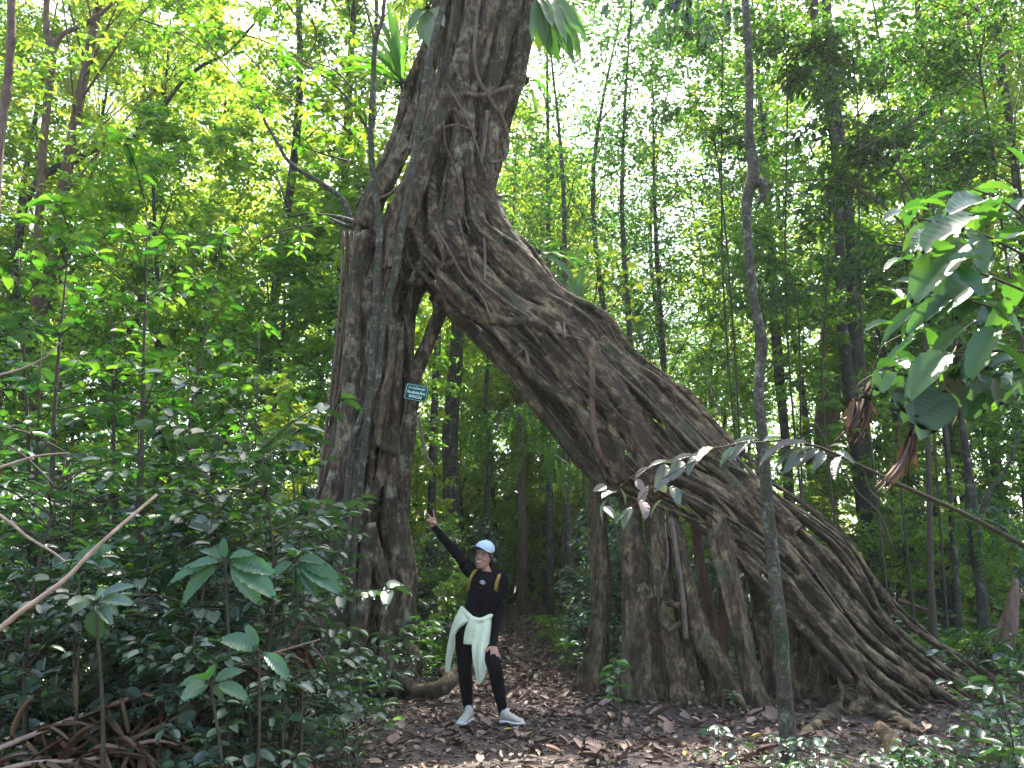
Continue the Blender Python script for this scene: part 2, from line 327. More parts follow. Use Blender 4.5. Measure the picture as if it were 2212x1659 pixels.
# ------------------------------------------------------------------ leaves
def leaf_template(ns, na, shape='ell', curve=0.15, fold=0.15, wave=0.0, pet=0.0):
    """unit length along x, half-width 0.5 along y. ns stations, na verts across"""
    V, UV, Fs = [(0, 0, 0)], [(0, 0)], []
    for i in range(1, ns):
        t = i / ns
        if shape == 'ell': w = math.sin(math.pi * t ** 0.9) ** 0.85
        elif shape == 'obov': w = math.sin(math.pi * t ** 1.5) ** 0.8
        elif shape == 'strap': w = min(1, (t * 5) ** 0.7) * min(1, ((1 - t) * 3) ** 0.7)
        else: w = math.sin(math.pi * t ** 0.65) ** 0.9
        for k in range(na):
            u = 2 * k / (na - 1) - 1
            z = -curve * t * t + fold * abs(u) * w * 0.5 + wave * math.sin(i * 2.4 + (0 if u > 0 else 1)) * abs(u) ** 2 * 0.5
            ww = w * (1 + (0.06 * ((i % 2) * 2 - 1) if wave and abs(u) == 1 else 0))
            V.append((t * (1 - 0.15 * curve * t), u * ww * 0.5, z)); UV.append((u * w, t))
    V.append((1 - 0.15 * curve, 0, -curve)); UV.append((0, 1))
    for k in range(na - 1):
        Fs.append((0, 1 + k, 2 + k)[::-1])
        b = 1 + (ns - 2) * na
        Fs.append((len(V) - 1, b + k, b + k + 1))
    for i in range(ns - 2):
        a, b = 1 + i * na, 1 + (i + 1) * na
        for k in range(na - 1): Fs.append((a + k, b + k, b + k + 1, a + k + 1))
    return np.array(V, float), Fs, np.array(UV, float)
T_TINY = (np.array([(0, 0, 0), (0.45, -0.5, 0.10), (1, 0, -0.12), (0.45, 0.5, 0.10)], float), [(0, 1, 2), (0, 2, 3)], np.array([(0, 0), (-1, .5), (0, 1), (1, .5)], float))
T_MID = leaf_template(3, 3, 'ell', 0.18, 0.22)
T_LEAF = leaf_template(6, 3, 'ell', 0.22, 0.25)
T_OBOV = leaf_template(6, 3, 'obov', 0.2, 0.2)
T_BIG = leaf_template(14, 5, 'ell', 0.28, 0.2, 0.03)
T_STRAP = leaf_template(12, 3, 'strap', 0.0, 0.3)
T_CURL = leaf_template(6, 3, 'ell', -0.22, 0.38)
T_DRY = leaf_template(7, 3, 'strap', 0.35, 0.18)
class LV:
    """collects leaves: base, direction, up hint, length, width"""
    def __init__(s): s.b = []; s.d = []; s.u = []; s.l = []; s.w = []
    def add(s, b, d, u, l, w): s.b.append(b); s.d.append(d); s.u.append(u); s.l.append(l); s.w.append(w)
    def extend(s, B, D, U, Ls, Ws): s.b += list(B); s.d += list(D); s.u += list(U); s.l += list(Ls); s.w += list(Ws)
    def build(s, name, tpl, mat, parent=None, jitter=0.0):
        TV, TF, TU = tpl
        b = np.array(s.b, float); d = np.array(s.d, float); u = np.array(s.u, float); l = np.array(s.l, float); w = np.array(s.w, float)
        d /= np.linalg.norm(d, axis=1)[:, None] + 1e-9
        y = np.cross(u, d); y /= np.linalg.norm(y, axis=1)[:, None] + 1e-6
        z = np.cross(d, y)
        V = b[:, None, :] + TV[None, :, 0, None] * d[:, None, :] * l[:, None, None] + TV[None, :, 1, None] * y[:, None, :] * w[:, None, None] + TV[None, :, 2, None] * z[:, None, :] * l[:, None, None]
        N_, nv = len(b), len(TV)
        V = V.reshape(-1, 3)
        if parent is not None: V = V - wloc(parent)
        offs = np.arange(N_) * nv
        lt = np.array([len(f) for f in TF]); flat = np.concatenate([np.array(f) for f in TF])
        idx = (offs[:, None] + flat[None, :]).ravel().astype(np.int32)
        LT = np.tile(lt, N_).astype(np.int32); st = np.concatenate([[0], np.cumsum(LT)[:-1]]).astype(np.int32)
        me = bpy.data.meshes.new(name)
        me.vertices.add(len(V)); me.vertices.foreach_set('co', V.astype(np.float32).ravel())
        me.loops.add(len(idx)); me.loops.foreach_set('vertex_index', idx)
        me.polygons.add(len(LT)); me.polygons.foreach_set('loop_start', st); me.polygons.foreach_set('loop_total', LT)
        uvl = me.uv_layers.new(name='UVMap'); uvl.data.foreach_set('uv', np.tile(TU, (N_, 1))[idx].astype(np.float32).ravel())
        me.update(calc_edges=True)
        if nv > 4: me.polygons.foreach_set('use_smooth', np.ones(len(LT), dtype=bool))
        o = bpy.data.objects.new(name, me); me.materials.append(mat)
        return link(o, parent)
def rv(n=1):
    v = rng.normal(size=(n, 3)); v /= np.linalg.norm(v, axis=1)[:, None]; return v if n > 1 else v[0]
def unit(v):
    v = np.asarray(v, float); return v / (np.linalg.norm(v) + 1e-9)

def clump(lv, c, r, n, L, up=0.7, flat=0.6):
    """leaves on short sprays around c"""
    k = max(1, n // 9)
    dirs = rv(k) if k > 1 else rv(2)[:1]
    B, D = [], []
    for dd in dirs:
        tip = c + dd * r * np.array([1, 1, flat]) * rng.uniform(0.55, 1.0)
        ax = unit(dd * np.array([1, 1, 0.3]) + rng.normal(0, .3, 3))
        m = 9
        t = np.linspace(-0.45, 0.1, m)[:, None] * r * 1.1
        b = tip + ax * t + rng.normal(0, 0.04 * r, (m, 3))
        sd_ = unit(np.cross(ax, [0, 0, 1]))
        d = ax * 0.6 + sd_ * (np.where(np.arange(m) % 2 == 0, 1, -1) * rng.uniform(0.5, 1.2, m))[:, None] + rng.normal(0, .3, (m, 3)) + np.array([0, 0, -0.2])
        B.append(b); D.append(d)
    B = np.concatenate(B); D = np.concatenate(D); m = len(B)
    U = rng.normal(0, 0.45, (m, 3)) + np.array([0, 0, up])
    Ls = L * rng.uniform(0.65, 1.25, m)
    lv.extend(B, D, U, Ls, Ls * rng.uniform(0.36, 0.5, m))

def tree_proto(name, H, z0, Rc, nclump, per, L, bark, leaf, tr=0.16, bushy=False, label='', cat='tree', shell=0.5, clr=0.55, lean=0.8):
    root = empty(name, (0, 0, -200), label, cat)
    root.location = (0, 0, 0)
    mb, br, lv = MB(), MB(), LV()
    lx, ly = rng.uniform(-lean, lean, 2)
    tpts = [(0, 0, -0.3), (lx * .3, ly * .3, H * .3), (lx * .2 + .15, ly, H * .6), (lx, ly, H * .92)]
    if not bushy:
        mb.tube(tpts, [tr * 1.25, tr, tr * .75, tr * .25], 10, 16, 0.05)
    TC = catmull(tpts, 40)
    for i in range(nclump):
        a = rng.uniform(0, 2 * math.pi); zz = rng.uniform(0, 1)
        prof = math.sin(math.pi * min(1, 0.12 + zz * 0.88)) ** 0.6
        rr = Rc * prof * (shell + (1 - shell) * rng.rand()) * rng.uniform(0.6, 1.15)
        if bushy: rr *= rng.uniform(0.3, 1)
        c = np.array([lx * zz + rr * math.cos(a), ly * zz + rr * math.sin(a), z0 + (H - z0) * zz + rng.normal(0, .2)])
        clump(lv, c, Rc * 0.16 * rng.uniform(0.7, 1.5) * (clr / 0.55), int(per * rng.uniform(.6, 1.3)), L)
        if i % (3 if bushy or Rc < 3 else 5) == 0:
            s_ = TC[int(np.clip((c[2] - rr * 0.6) / H, 0.05, 0.95) * 39)] if not bushy else np.array([0, 0, 0])
            mid = (s_ + c) / 2 + np.array([0, 0, 0.12 * rr]) + rng.normal(0, .12, 3)
            r0 = (tr * 0.24 if not bushy else 0.022) * rng.uniform(.5, 1)
            br.tube([s_, mid, c], [r0, r0 * .6, r0 * .2], 5, 7, 0.05)
    if bushy: mb = br
    mb.build('trunk' if not bushy else 'stem', bark, root)
    if not bushy: br.build('branch', bark, root)
    lv.build('crown', T_TINY, leaf, root)
    return root
def del_tree(root):
    for c in list(root.children): bpy.data.objects.remove(c)
    bpy.data.objects.remove(root)

print('materials+ground done')
# ------------------------------------------------------------------ the strangler fig
fig = empty('strangler_fig_tree', (0, 0, 0), 'giant strangler fig of braided roots forming an arch with one upright and one leaning leg', 'tree')
fig.location = (float(X(820, 9.2)), 9.2, 0); FL = np.array(fig.location)

def rowband(rows, n=60):
    """rows: (Lx,Ly,Rx,Ry,YL,YR) -> smooth arrays of left and right world points"""
    A = np.array([np.concatenate([P(a, b, e), P(c, d, f)]) for a, b, c, d, e, f in rows])
    Q = catmull(A, n); return Q[:, :3], Q[:, 3:]
def band_point(Lp, Rp, s, u, thick, k=1.0, back=False):
    i = np.clip(s, 0, 1) * (len(Lp) - 1); i0 = np.floor(i).astype(int); i1 = np.minimum(i0 + 1, len(Lp) - 1); f = (i - i0)[:, None]
    Lq = Lp[i0] * (1 - f) + Lp[i1] * f; Rq = Rp[i0] * (1 - f) + Rp[i1] * f
    c = (Lq + Rq) / 2; h = (Rq - Lq) / 2
    hw = np.linalg.norm(h, axis=1)
    d = np.sqrt(np.clip(1 - u * u, 0, 1)) * hw * thick * k * (1 if back else -1)
    return c + h * (u * k)[:, None] + np.array([0, 1, 0]) * d[:, None]
def core(mb, Lp, Rp, thick, k):
    c = (Lp + Rp) / 2; h = (Rp - Lp) / 2; hw = np.linalg.norm(h, axis=1)
    k = np.ones(len(hw)) * k
    mb.rings(c, h * k[:, None], np.array([[0, -1, 0]]) * (hw * thick * k)[:, None], 20)
def strands(mb, Lp, Rp, thick, n, r0, r1, seed, wander=0.22, back=False, k=0.96, umax=0.97, s0=0.0, s1=1.0, cross=0):
    st = np.random.RandomState(seed)
    for j in range(n):
        a = s0 + (s1 - s0) * max(0, st.uniform(-0.5, 0.35)); b = s0 + (s1 - s0) * min(1, st.uniform(0.6, 1.6))
        m = 26; s = np.linspace(a, b, m)
        u0 = -umax + 2 * umax * (j + 0.5 + st.uniform(-.3, .3)) / n
        u = u0 + wander * (st.uniform(.3, 1) * np.sin(s * st.uniform(4, 9) + st.rand() * 7) + 0.35 * st.uniform(0, 1) * np.sin(s * st.uniform(14, 26) + st.rand() * 7))
        u = np.clip(u, -umax, umax)
        pts = band_point(Lp, Rp, s, u, thick, k * st.uniform(0.93, 1.06), back)
        r = st.uniform(r0, r1) * (1 + 0.35 * np.sin(s * 9 + st.rand() * 7))
        r = r * np.clip(np.minimum(np.arange(m) + 1.5, m - np.arange(m) + .5) / 4, 0.3, 1)
        mb.tube(pts, r, 8, 52, 0.06)
    for j in range(cross):
        a = st.uniform(s0, s1 - 0.12); s = np.linspace(a, a + st.uniform(0.04, 0.16), 8); ua = st.uniform(-.9, .9); ub = np.clip(ua + st.uniform(.3, .9) * st.choice([-1, 1]), -.95, .95)
        pts = band_point(Lp, Rp, s, np.linspace(ua, ub, 8), thick, k * 1.04, back)
        mb.tube(pts, st.uniform(r0 * .4, r0 * .9), 7, 20, 0.05)

rows_up = [(930,-560,1165,-560,9.5,9.5), (925,-250,1163,-250,9.3,9.3), (922,-80,1158,-80,9.2,9.2), (920,10,1152,10,9.2,9.2), (910,70,1133,90,9.2,9.2), (889,150,1116,175,9.2,9.2),
           (862,225,1096,240,9.2,9.2), (842,312,1085,312,9.2,9.2), (802,400,1064,400,9.2,9.2), (768,465,1055,465,9.2,9.2), (757,520,1040,525,9.2,9.1), (757,560,990,585,9.2,9.1), (752,620,935,640,9.2,9.2)]
rows_leg = [(765,470,1000,480,9.2,9.2), (757,560,950,560,9.2,9.2), (750,640,896,650,9.2,9.2), (742,740,892,750,9.2,9.2), (724,866,904,866,9.2,9.2), (707,950,893,950,9.2,9.2), (692,1042,878,1042,9.2,9.2),
            (665,1133,868,1120,9.2,9.2), (645,1206,875,1206,9.15,9.2), (632,1264,889,1268,9.1,9.2), (640,1330,880,1330,9.1,9.15), (650,1400,872,1400,9.1,9.1), (640,1500,905,1500,9.1,9.0)]
rows_lean = [(905,300,1090,262,9.1,9.2), (890,400,1066,400,9.1,9.2), (882,480,1088,469,9.0,9.2), (884,560,1112,512,8.95,9.1), (932,628,1160,553,8.9,9.1), (990,690,1238,650,8.85,9.0), (1045,735,1316,694,8.8,9.0), (1129,828,1379,772,8.75,8.9), (1188,905,1451,825,8.7,8.85), (1248,985,1510,890,8.65,8.8),
             (1317,1062,1575,965,8.6,8.8), (1430,1100,1650,1045,8.5,8.8), (1533,1184,1717,1090,8.5,8.8), (1600,1250,1811,1168,8.4,8.8), (1665,1315,1850,1225,8.4,8.9), (1720,1385,1903,1297,8.3,9.0), (1773,1460,1968,1357,8.25,9.1), (1817,1545,2055,1418,8.2,9.3), (1850,1600,2120,1475,8.1,9.5)]
UL, UR = rowband(rows_up); GL, GR = rowband(rows_leg); NL, NR = rowband(rows_lean)
def px_tube(mb, pts, w, Y, sides=8, wob=0.05, dy=None, taper=None):
    """pts in picture units at depth Y (number or list); w diameter in picture units"""
    Ys = Y if isinstance(Y, (list, tuple)) else [Y] * len(pts)
    W = [P(a, b, y) for (a, b), y in zip(pts, Ys)]
    ws = w if isinstance(w, (list, tuple)) else [w] * len(pts)
    mb.tube(W, [0.5 * q * pxm(y) for q, y in zip(ws, Ys)], sides, max(6, len(pts) * 5), wob)
def surf_y(Lp, Rp, px, py, thick):
    """front depth of a band at a picture point"""
    c = (Lp + Rp) / 2
    pr = []
    for q in (Lp, Rp):
        d = q[:, 1] * _c + (q[:, 2] - CAMZ) * _s; upc = -q[:, 1] * _s + (q[:, 2] - CAMZ) * _c
        pr.append(np.stack([CX + F * q[:, 0] / d, CY - F * upc / d], 1))
    a, b = pr; p = np.array([px, py]); best = None
    h = b - a; t = np.sum((p - a) * h, 1) / np.sum(h * h, 1)
    dist = np.linalg.norm(a + h * np.clip(t, 0, 1)[:, None] - p, axis=1)
    i = int(np.argmin(dist)); u = np.clip(2 * t[i] - 1, -1, 1)
    hw = np.linalg.norm(Rp[i] - Lp[i]) / 2
    return float(Lp[i, 1] * (1 - t[i]) + Rp[i, 1] * t[i] - math.sqrt(max(0, 1 - u * u)) * hw * thick)
def traced(mb, band, pts, w, off=0.0, thick=0.75, sides=9, wob=0.05):
    Ys = [surf_y(band[0], band[1], a, b, thick) - off for a, b in pts]
    for _ in range(2):
        Ys = [Ys[0]] + [(Ys[i-1] + 2 * Ys[i] + Ys[i+1]) / 4 for i in range(1, len(Ys) - 1)] + [Ys[-1]]
    px_tube(mb, pts, w, Ys, sides, wob)

TH = 0.72
BU, BG, BN = (UL, UR), (GL, GR), (NL, NR)
# upright mass: trunk and left leg
mb = MB()
core(mb, UL, UR, TH, 0.5); core(mb, GL, GR, TH, 0.46)
strands(mb, UL, UR, TH, 7, 0.05, 0.10, 11, 0.3, cross=7)
strands(mb, UL, UR, TH, 7, 0.015, 0.035, 41, 0.4, k=1.06, cross=8)
strands(mb, UL, UR, TH, 7, 0.08, 0.14, 12, 0.15, back=True)
strands(mb, GL, GR, TH, 6, 0.035, 0.06, 13, 0.12, cross=3)
strands(mb, GL, GR, TH, 7, 0.014, 0.028, 43, 0.25, k=1.05, cross=4)
strands(mb, GL, GR, TH, 7, 0.07, 0.12, 14, 0.1, back=True)
traced(mb, BU, [(1020,-60),(1016,60),(1003,120),(1000,190),(1012,260),(1010,340),(1020,400),(1050,445)], 34)
traced(mb, BU, [(955,100),(962,165),(975,215),(1000,255),(1018,300)], 36)
traced(mb, BU, [(1140,-60),(1146,20),(1125,120),(1112,185),(1075,230),(1060,290),(1050,350),(1046,400),(1070,470)], 46, 0.0)
traced(mb, BU, [(900,240),(880,290),(855,350),(830,400),(800,440),(780,490)], 44)
traced(mb, BU, [(930,60),(925,140),(935,220),(930,300),(900,350),(870,420),(850,500),(845,580)], 34)
traced(mb, BG, [(800,505),(776,535),(772,600),(766,700),(760,800),(752,900),(738,1000),(720,1080),(700,1160),(685,1230),(672,1300)], [34,42,42,42,42,44,48,52,56,60,66], 0.05)
traced(mb, BG, [(824,540),(815,700),(808,820),(792,900),(777,1000),(765,1100),(745,1200),(735,1300),(728,1420)], [30,30,28,30,32,34,36,40,44], 0.03)
traced(mb, BG, [(966,650),(945,690),(925,740),(905,790),(893,830),(885,900),(880,950),(872,1040),(866,1130)], [26,34,34,34,36,36,36,36,34], -0.05)
traced(mb, BG, [(800,1130),(811,1190),(824,1235),(836,1297),(832,1352),(838,1424),(842,1500)], [24,30,32,34,34,40,50], 0.05)
traced(mb, BG, [(862,1100),(868,1160),(872,1220),(876,1280),(866,1360),(872,1440),(880,1500)], [30,44,56,56,50,52,60], 0.0)
traced(mb, BG, [(792,1150),(788,1250),(783,1330),(772,1440),(765,1510)], [26,30,30,36,46], 0.05)
traced(mb, BG, [(862,700),(858,800),(852,900),(850,1000),(845,1100),(850,1200)], 28, 0.0)
traced(mb, BG, [(705,1100),(690,1180),(672,1250),(660,1330),(650,1420),(640,1510)], [30,40,50,60,60,70], 0.0)
trunk = mb.build('trunk', M['fig_up'], fig); fuse(trunk, 0.015, 1, 0.028, 0.09)

# leaning mass
mb = MB()
core(mb, NL[6:46], NR[6:46], TH, np.interp(np.arange(40), [0, 18, 30, 39], [.45, .38, .2, .1]))
strands(mb, NL, NR, TH, 7, 0.045, 0.08, 21, 0.22, cross=8, s1=0.6)
strands(mb, NL, NR, TH, 9, 0.014, 0.034, 25, 0.34, k=1.07, s0=0.03, s1=0.62, cross=16)
strands(mb, NL, NR, TH, 9, 0.08, 0.13, 22, 0.12, back=True, s0=0.1, s1=.62)

def fan(n, r0, r1, k, seed, wander=.07, back=False):
    st = np.random.RandomState(seed)
    for j in range(n):
        m = 24; s_ = np.linspace(st.uniform(.42, .6), 1.0, m); u0 = -.93 + 1.86 * (j + .5) / n + st.uniform(-.05, .05)
        u = np.clip(u0 + wander * (np.sin(s_ * st.uniform(8, 16) + st.rand() * 7) + .4 * np.sin(s_ * 40 + st.rand() * 7)), -.97, .97)
        mb.tube(band_point(NL, NR, s_, u, TH, k * st.uniform(.86, 1.12), back), st.uniform(r0, r1) * (1 + .25 * np.sin(s_ * 14 + st.rand() * 7)), 8, 48, .07)
fan(7, .028, .046, 1.04, 23, .1); fan(6, .012, .022, 1.12, 24, .2); fan(5, .03, .05, .6, 29, .1); fan(6, .05, .08, .95, 33, .08, True)
tr = lambda pts, w, off=0.0: traced(mb, BN, pts, w, off)
tr([(1046,380),(1066,460),(1110,535),(1180,625),(1255,705),(1330,780),(1400,855),(1470,925),(1545,1010)], [40,48,52,48,46,44,42,42,40], 0.02)
tr([(1029,475),(1066,538),(1113,585),(1160,638),(1223,694),(1269,750),(1316,835),(1379,897)], [34,42,44,44,42,40,40,36], 0.03)
tr([(944,588),(972,613),(1019,656),(1051,685),(1097,694),(1144,694),(1176,708)], 20, 0.07)
tr([(944,585),(972,569),(1004,550),(1029,538)], 14, 0.08)
tr([(872,560),(910,590),(960,632),(1010,680),(1051,700),(1098,745),(1144,805),(1191,843),(1254,887),(1300,930)], [12,12,12,12,14,18,20,20,18,14], 0.07)
tr([(1035,722),(1070,762),(1129,830),(1170,892),(1215,937),(1255,987),(1300,1040),(1330,1062)], 30, 0.0)
tr([(1311,778),(1342,856),(1373,918),(1395,981),(1404,1043),(1411,1110)], [36,44,50,52,54,56], 0.04)
tr([(1342,780),(1404,850),(1467,903),(1530,955),(1592,1028),(1655,1080),(1720,1150)], 42, 0.03)
tr([(1530,985),(1592,1055),(1655,1135),(1720,1220),(1790,1310),(1860,1395),(1930,1450),(2000,1500)], [26,28,28,26,26,26,26,26], 0.06)
tr([(1687,1136),(1752,1210),(1817,1288),(1882,1366),(1947,1410),(2030,1460)], 24, 0.05)
tr([(1680,1230),(1708,1266),(1752,1327),(1804,1383),(1851,1435),(1862,1505),(1840,1560)], [16,22,24,24,26,32,44], 0.08)
tr([(1560,1150),(1617,1227),(1665,1284),(1730,1353),(1773,1401),(1838,1470)], 20, 0.07)
tr([(1840,1300),(1903,1380),(1990,1435),(2055,1465),(2110,1490)], [24,28,30,30,28], 0.0)
tr([(1323,881),(1323,934),(1339,981),(1342,1035)], 24, 0.04)
tr([(1180,770),(1230,830),(1260,900),(1300,960),(1340,1040)], 26, 0.03)
# ground-hugging spread roots of the right foot
def groot(mb_, pts, w):
    W = [GP(a, b) + np.array([0, 0, 0.02]) for a, b in pts]
    mb_.tube(W, [0.5 * q * pxm(p[1]) for q, p in zip(w, W)], 9, len(pts) * 5, 0.08)
groot(mb, [(1850,1505),(1800,1545),(1755,1580),(1725,1600)], [50,34,26,14])
groot(mb, [(1860,1500),(1900,1545),(1945,1568),(1990,1590)], [50,40,30,18])
groot(mb, [(2040,1470),(2100,1498),(2150,1515)], [44,26,12])
lean = mb.build('leaning_trunk', M['fig_lean'], fig); fuse(lean, 0.015, 1, 0.028, 0.09)

# prop roots: columns hanging from the leaning trunk down to the ground
def column(pts, w, Ys, nst, seed, mat='fig_root', core_w=0.8, label=None):
    m = MB(); st = np.random.RandomState(seed)
    C = catmull(np.array([[*P(a, b, y), q * 0.5 * pxm(y)] for (a, b), y, q in zip(pts, Ys, w)]), 40)
    c, r = C[:, :3], C[:, 3]
    m.tube(c, r * core_w * .86, 12, 40, 0.05)
    for j in range(nst):
        ph = 2 * math.pi * (j + st.uniform(-.3, .3)) / nst; tw = st.uniform(-2.0, 2.0); rr = st.uniform(.13, .33)
        t = np.linspace(0, 1, 40); an = ph + tw * t + 0.4 * np.sin(t * st.uniform(4, 9) + st.rand() * 6)
        q = c + np.stack([np.cos(an), np.sin(an), 0 * an], 1) * (r * 0.9)[:, None]
        m.tube(q, r * rr * (1 + .3 * np.sin(t * 12 + ph)), 7, 50, 0.06)
    for j in range(7):          # root flare
        an = st.uniform(0, 6.28); b = c[-1]; e = b + np.array([math.cos(an), math.sin(an), 0]) * r[-1] * st.uniform(1.4, 2.4)
        e[2] = float(gz(e[0], e[1])) - 0.02
        m.tube([c[-6] + (e - b) * 0.25, (b + e) / 2 + np.array([0, 0, .06]), e], [r[-1] * .4, r[-1] * .28, .012], 7, 10)
    o = m.build('prop_root', M[mat], fig); fuse(o, 0.014, 1, 0.03, 0.08)
    if label: o['label'] = label
    return o
column([(1300,1005),(1290,1050),(1292,1150),(1297,1250),(1290,1380),(1280,1510)], [30,34,40,44,50,72], [8.8,8.9,8.95,8.95,8.9,8.85], 7, 1, label='slim fibrous prop root at the left end of the row')
column([(1345,1020),(1362,1120),(1372,1230),(1378,1370),(1385,1560)], [36,44,54,66,88], [8.55,8.5,8.4,8.3,8.2], 9, 2, label='broad reddish bundled prop root')
column([(1412,1100),(1430,1190),(1440,1290),(1452,1400),(1478,1575)], [38,42,46,48,54], [8.3,8.25,8.2,8.1,8.0], 5, 3, core_w=0.95, label='smooth grey prop root beside the reddish bundle')
column([(1448,1110),(1472,1200),(1492,1290),(1512,1360),(1545,1420),(1575,1460)], [26,34,44,52,48,36], [8.3,8.15,8.05,7.98,7.9,7.85], 4, 4, core_w=0.9, label='prop root with a knotted kink')
column([(1545,985),(1546,1060),(1550,1125),(1565,1200),(1585,1290),(1605,1390),(1625,1480),(1655,1590)], [32,36,46,54,54,52,50,58], [8.35,8.3,8.2,8.1,8.0,7.95,7.9,7.8], 4, 5, core_w=0.98, label='thick prop root patched with pale yellow lichen')
column([(1612,1200),(1640,1290),(1655,1380),(1668,1480),(1680,1575)], [30,36,40,42,50], [8.35,8.4,8.3,8.25,8.2], 5, 6)
column([(1395,1080),(1405,1180),(1412,1290),(1415,1400),(1428,1560)], [18,24,28,30,38], [8.45,8.4,8.3,8.25,8.15], 4, 13)
column([(1500,1110),(1510,1200),(1530,1300),(1548,1400),(1560,1550)], [18,22,24,26,34], [8.5,8.4,8.35,8.3,8.3], 4, 14, 'fig_red')
column([(1462,1250),(1475,1330),(1490,1420),(1510,1560)], [18,24,28,38], [8.25,8.15,8.1,8.0], 4, 15)
column([(1700,1300),(1705,1390),(1712,1480),(1708,1580)], [22,28,32,44], [8.45,8.4,8.35,8.3], 4, 16)
column([(1556,1200),(1560,1270),(1562,1350),(1560,1430),(1565,1530)], [20,22,24,26,36], [8.6,8.7,8.7,8.7,8.7], 4, 7, 'fig_red')
column([(1735,1380),(1738,1440),(1730,1500),(1735,1560)], [26,26,28,36], [8.5,8.45,8.4,8.4], 4, 8)
column([(1770,1420),(1772,1470),(1765,1520),(1768,1560)], [26,30,32,40], [8.5,8.45,8.4,8.4], 4, 9)
column([(1500,1400),(1520,1450),(1535,1500),(1548,1580)], [24,26,26,34], [8.3,8.2,8.1,8.0], 3, 10)
column([(1590,1500),(1610,1540),(1640,1590)], [16,18,26], [8.2,8.1,7.9], 3, 11)
# single roots kept as parts of their own
def aroot(pts, w, band=None, Y=None, off=0.1, mat='vine', sides=8, label=None):
    m = MB()
    if band is not None: traced(m, band, pts, w, off, sides=sides)
    else: px_tube(m, pts, w, Y, sides)
    o = m.build('aerial_root', M[mat], fig)
    if label: o['label'] = label
    return o
aroot([(1223,700),(1254,741),(1276,788),(1279,866),(1285,944),(1298,985),(1315,1010)], [12,14,15,15,15,14,10], BN, mat='fig_red', label='reddish root hanging across the leaning trunk')
aroot([(1530,1380),(1556,1420),(1580,1470),(1610,1530),(1642,1588)], [22,16,14,13,14], Y=[7.95,7.8,7.7,7.6,7.6], mat='fig_root', label='thin slanting root reaching the leaf litter')
aroot([(1040,-30),(1026,80),(1030,160),(1060,215),(1088,262),(1098,310),(1090,342),(1058,352)], [8,9,9,9,9,9,8,6], BU, off=0.14)
aroot([(958,262),(962,310),(985,370),(1000,420),(985,480),(1004,560)], 7, BU, off=0.1, mat='fig_red')
aroot([(965,180),(1000,240),(1022,290),(1040,350),(1060,410),(1062,470),(1070,530)], 5, BU, off=0.13)
aroot([(1000,202),(1040,206),(1090,192),(1112,186)], 13, BU, off=0.12)
aroot([(1052,240),(1046,300),(1040,350)], 12, BU, off=0.05)
aroot([(958,275),(985,270),(1015,278)], 6, BU, off=0.1)
aroot([(900,355),(868,395),(840,420),(800,430)], [9,8,8,6], BU, off=0.12)
aroot([(935,480),(952,510),(970,540),(1004,600),(1040,640),(1062,690)], 5, BN, off=0.12)
aroot([(991,475),(1010,545),(1024,590),(1090,650),(1120,670),(1190,712),(1260,735)], 6, BN, off=0.12)
aroot([(1046,515),(1048,560),(1047,608)], 7, BN, off=0.1)
aroot([(930,500),(947,520),(960,560),(950,585)], [12,13,14,16], BU, off=0.12)
aroot([(1120,745),(1136,760),(1142,785),(1152,800)], [8,7,7,6], BN, off=0.12)
aroot([(1136,752),(1110,770)], 6, BN, off=0.14)
aroot([(1210,655),(1218,690),(1220,730)], 7, BN, off=0.12)
aroot([(1450,1120),(1462,1200),(1475,1290),(1482,1380)], 11, Y=[8.1,7.98,7.9,7.85], mat='vine')
aroot([(1437,1130),(1443,1210),(1430,1260),(1428,1290)], 4, Y=[8.1,8.0,7.95,7.95])
aroot([(1440,1300),(1465,1308),(1490,1300)], [18,15,12], Y=[8.0,7.95,7.95], mat='fig_root')
aroot([(1436,1298),(1430,1340),(1445,1360),(1470,1345)], [12,12,12,10], Y=7.92, mat='fig_root')
aroot([(1530,820),(1540,860),(1560,900)], 4, BN, off=0.08)
aroot([(1640,1470),(1660,1540),(1672,1590)], 6, Y=[8.1,8.0,7.9])
aroot([(1860,1480),(1890,1490),(1920,1520)], [16,13,10], Y=[8.5,8.4,8.35], mat='fig_root')
for i, (x0, w) in enumerate(((748, 9), (738, 7), (757, 8))):      # straight thin roots at the outer left of the upright leg
    aroot([(x0+4,500),(x0-2,640),(x0-12,750),(x0-25,860),(x0-38,960),(x0-50,1080),(x0-66,1200)], [w,w,w,w+1,w+2,w+3,w+4], Y=[9.2,9.15,9.1,9.05,9.0,9.0,9.0], mat='fig_red' if i == 0 else 'vine')
aroot([(848,578),(838,607),(840,640),(841,678),(848,725),(846,788),(834,850),(827,897),(817,940),(820,958),(838,970),(856,982)], [20,20,18,20,22,22,22,20,18,16,14,14], BG, off=0.10, mat='fig_root', label='wavy pale root ending in a hooked stub')
aroot([(905,900),(915,960),(925,990),(938,1010)], [7,7,6,4], Y=[8.9,8.85,8.8,8.8])
aroot([(868,1385),(895,1405),(908,1432),(905,1455)], [18,18,16,12], Y=[8.75,8.6,8.5,8.5], mat='fig_root')
aroot([(852,1455),(880,1478),(912,1492),(945,1490),(968,1474),(974,1460),(962,1450),(950,1456)], [20,26,30,34,34,30,24,14], Y=[8.7,8.5,8.35,8.25,8.3,8.4,8.5,8.6], mat='fig_root', label='thick looped root lying on the litter behind the woman')
aroot([(972,1450),(992,1444),(1020,1440),(1045,1448)], [12,16,14,8], Y=[8.6,8.8,8.9,9.0], mat='fig_root')
aroot([(620,470),(660,462),(700,465),(735,470),(765,480),(780,490)], [5,7,8,10,14,20], Y=[9.3,9.2,9.1,9.1,9.0,8.95], mat='sap_dark', label='thin bare side branch reaching left')
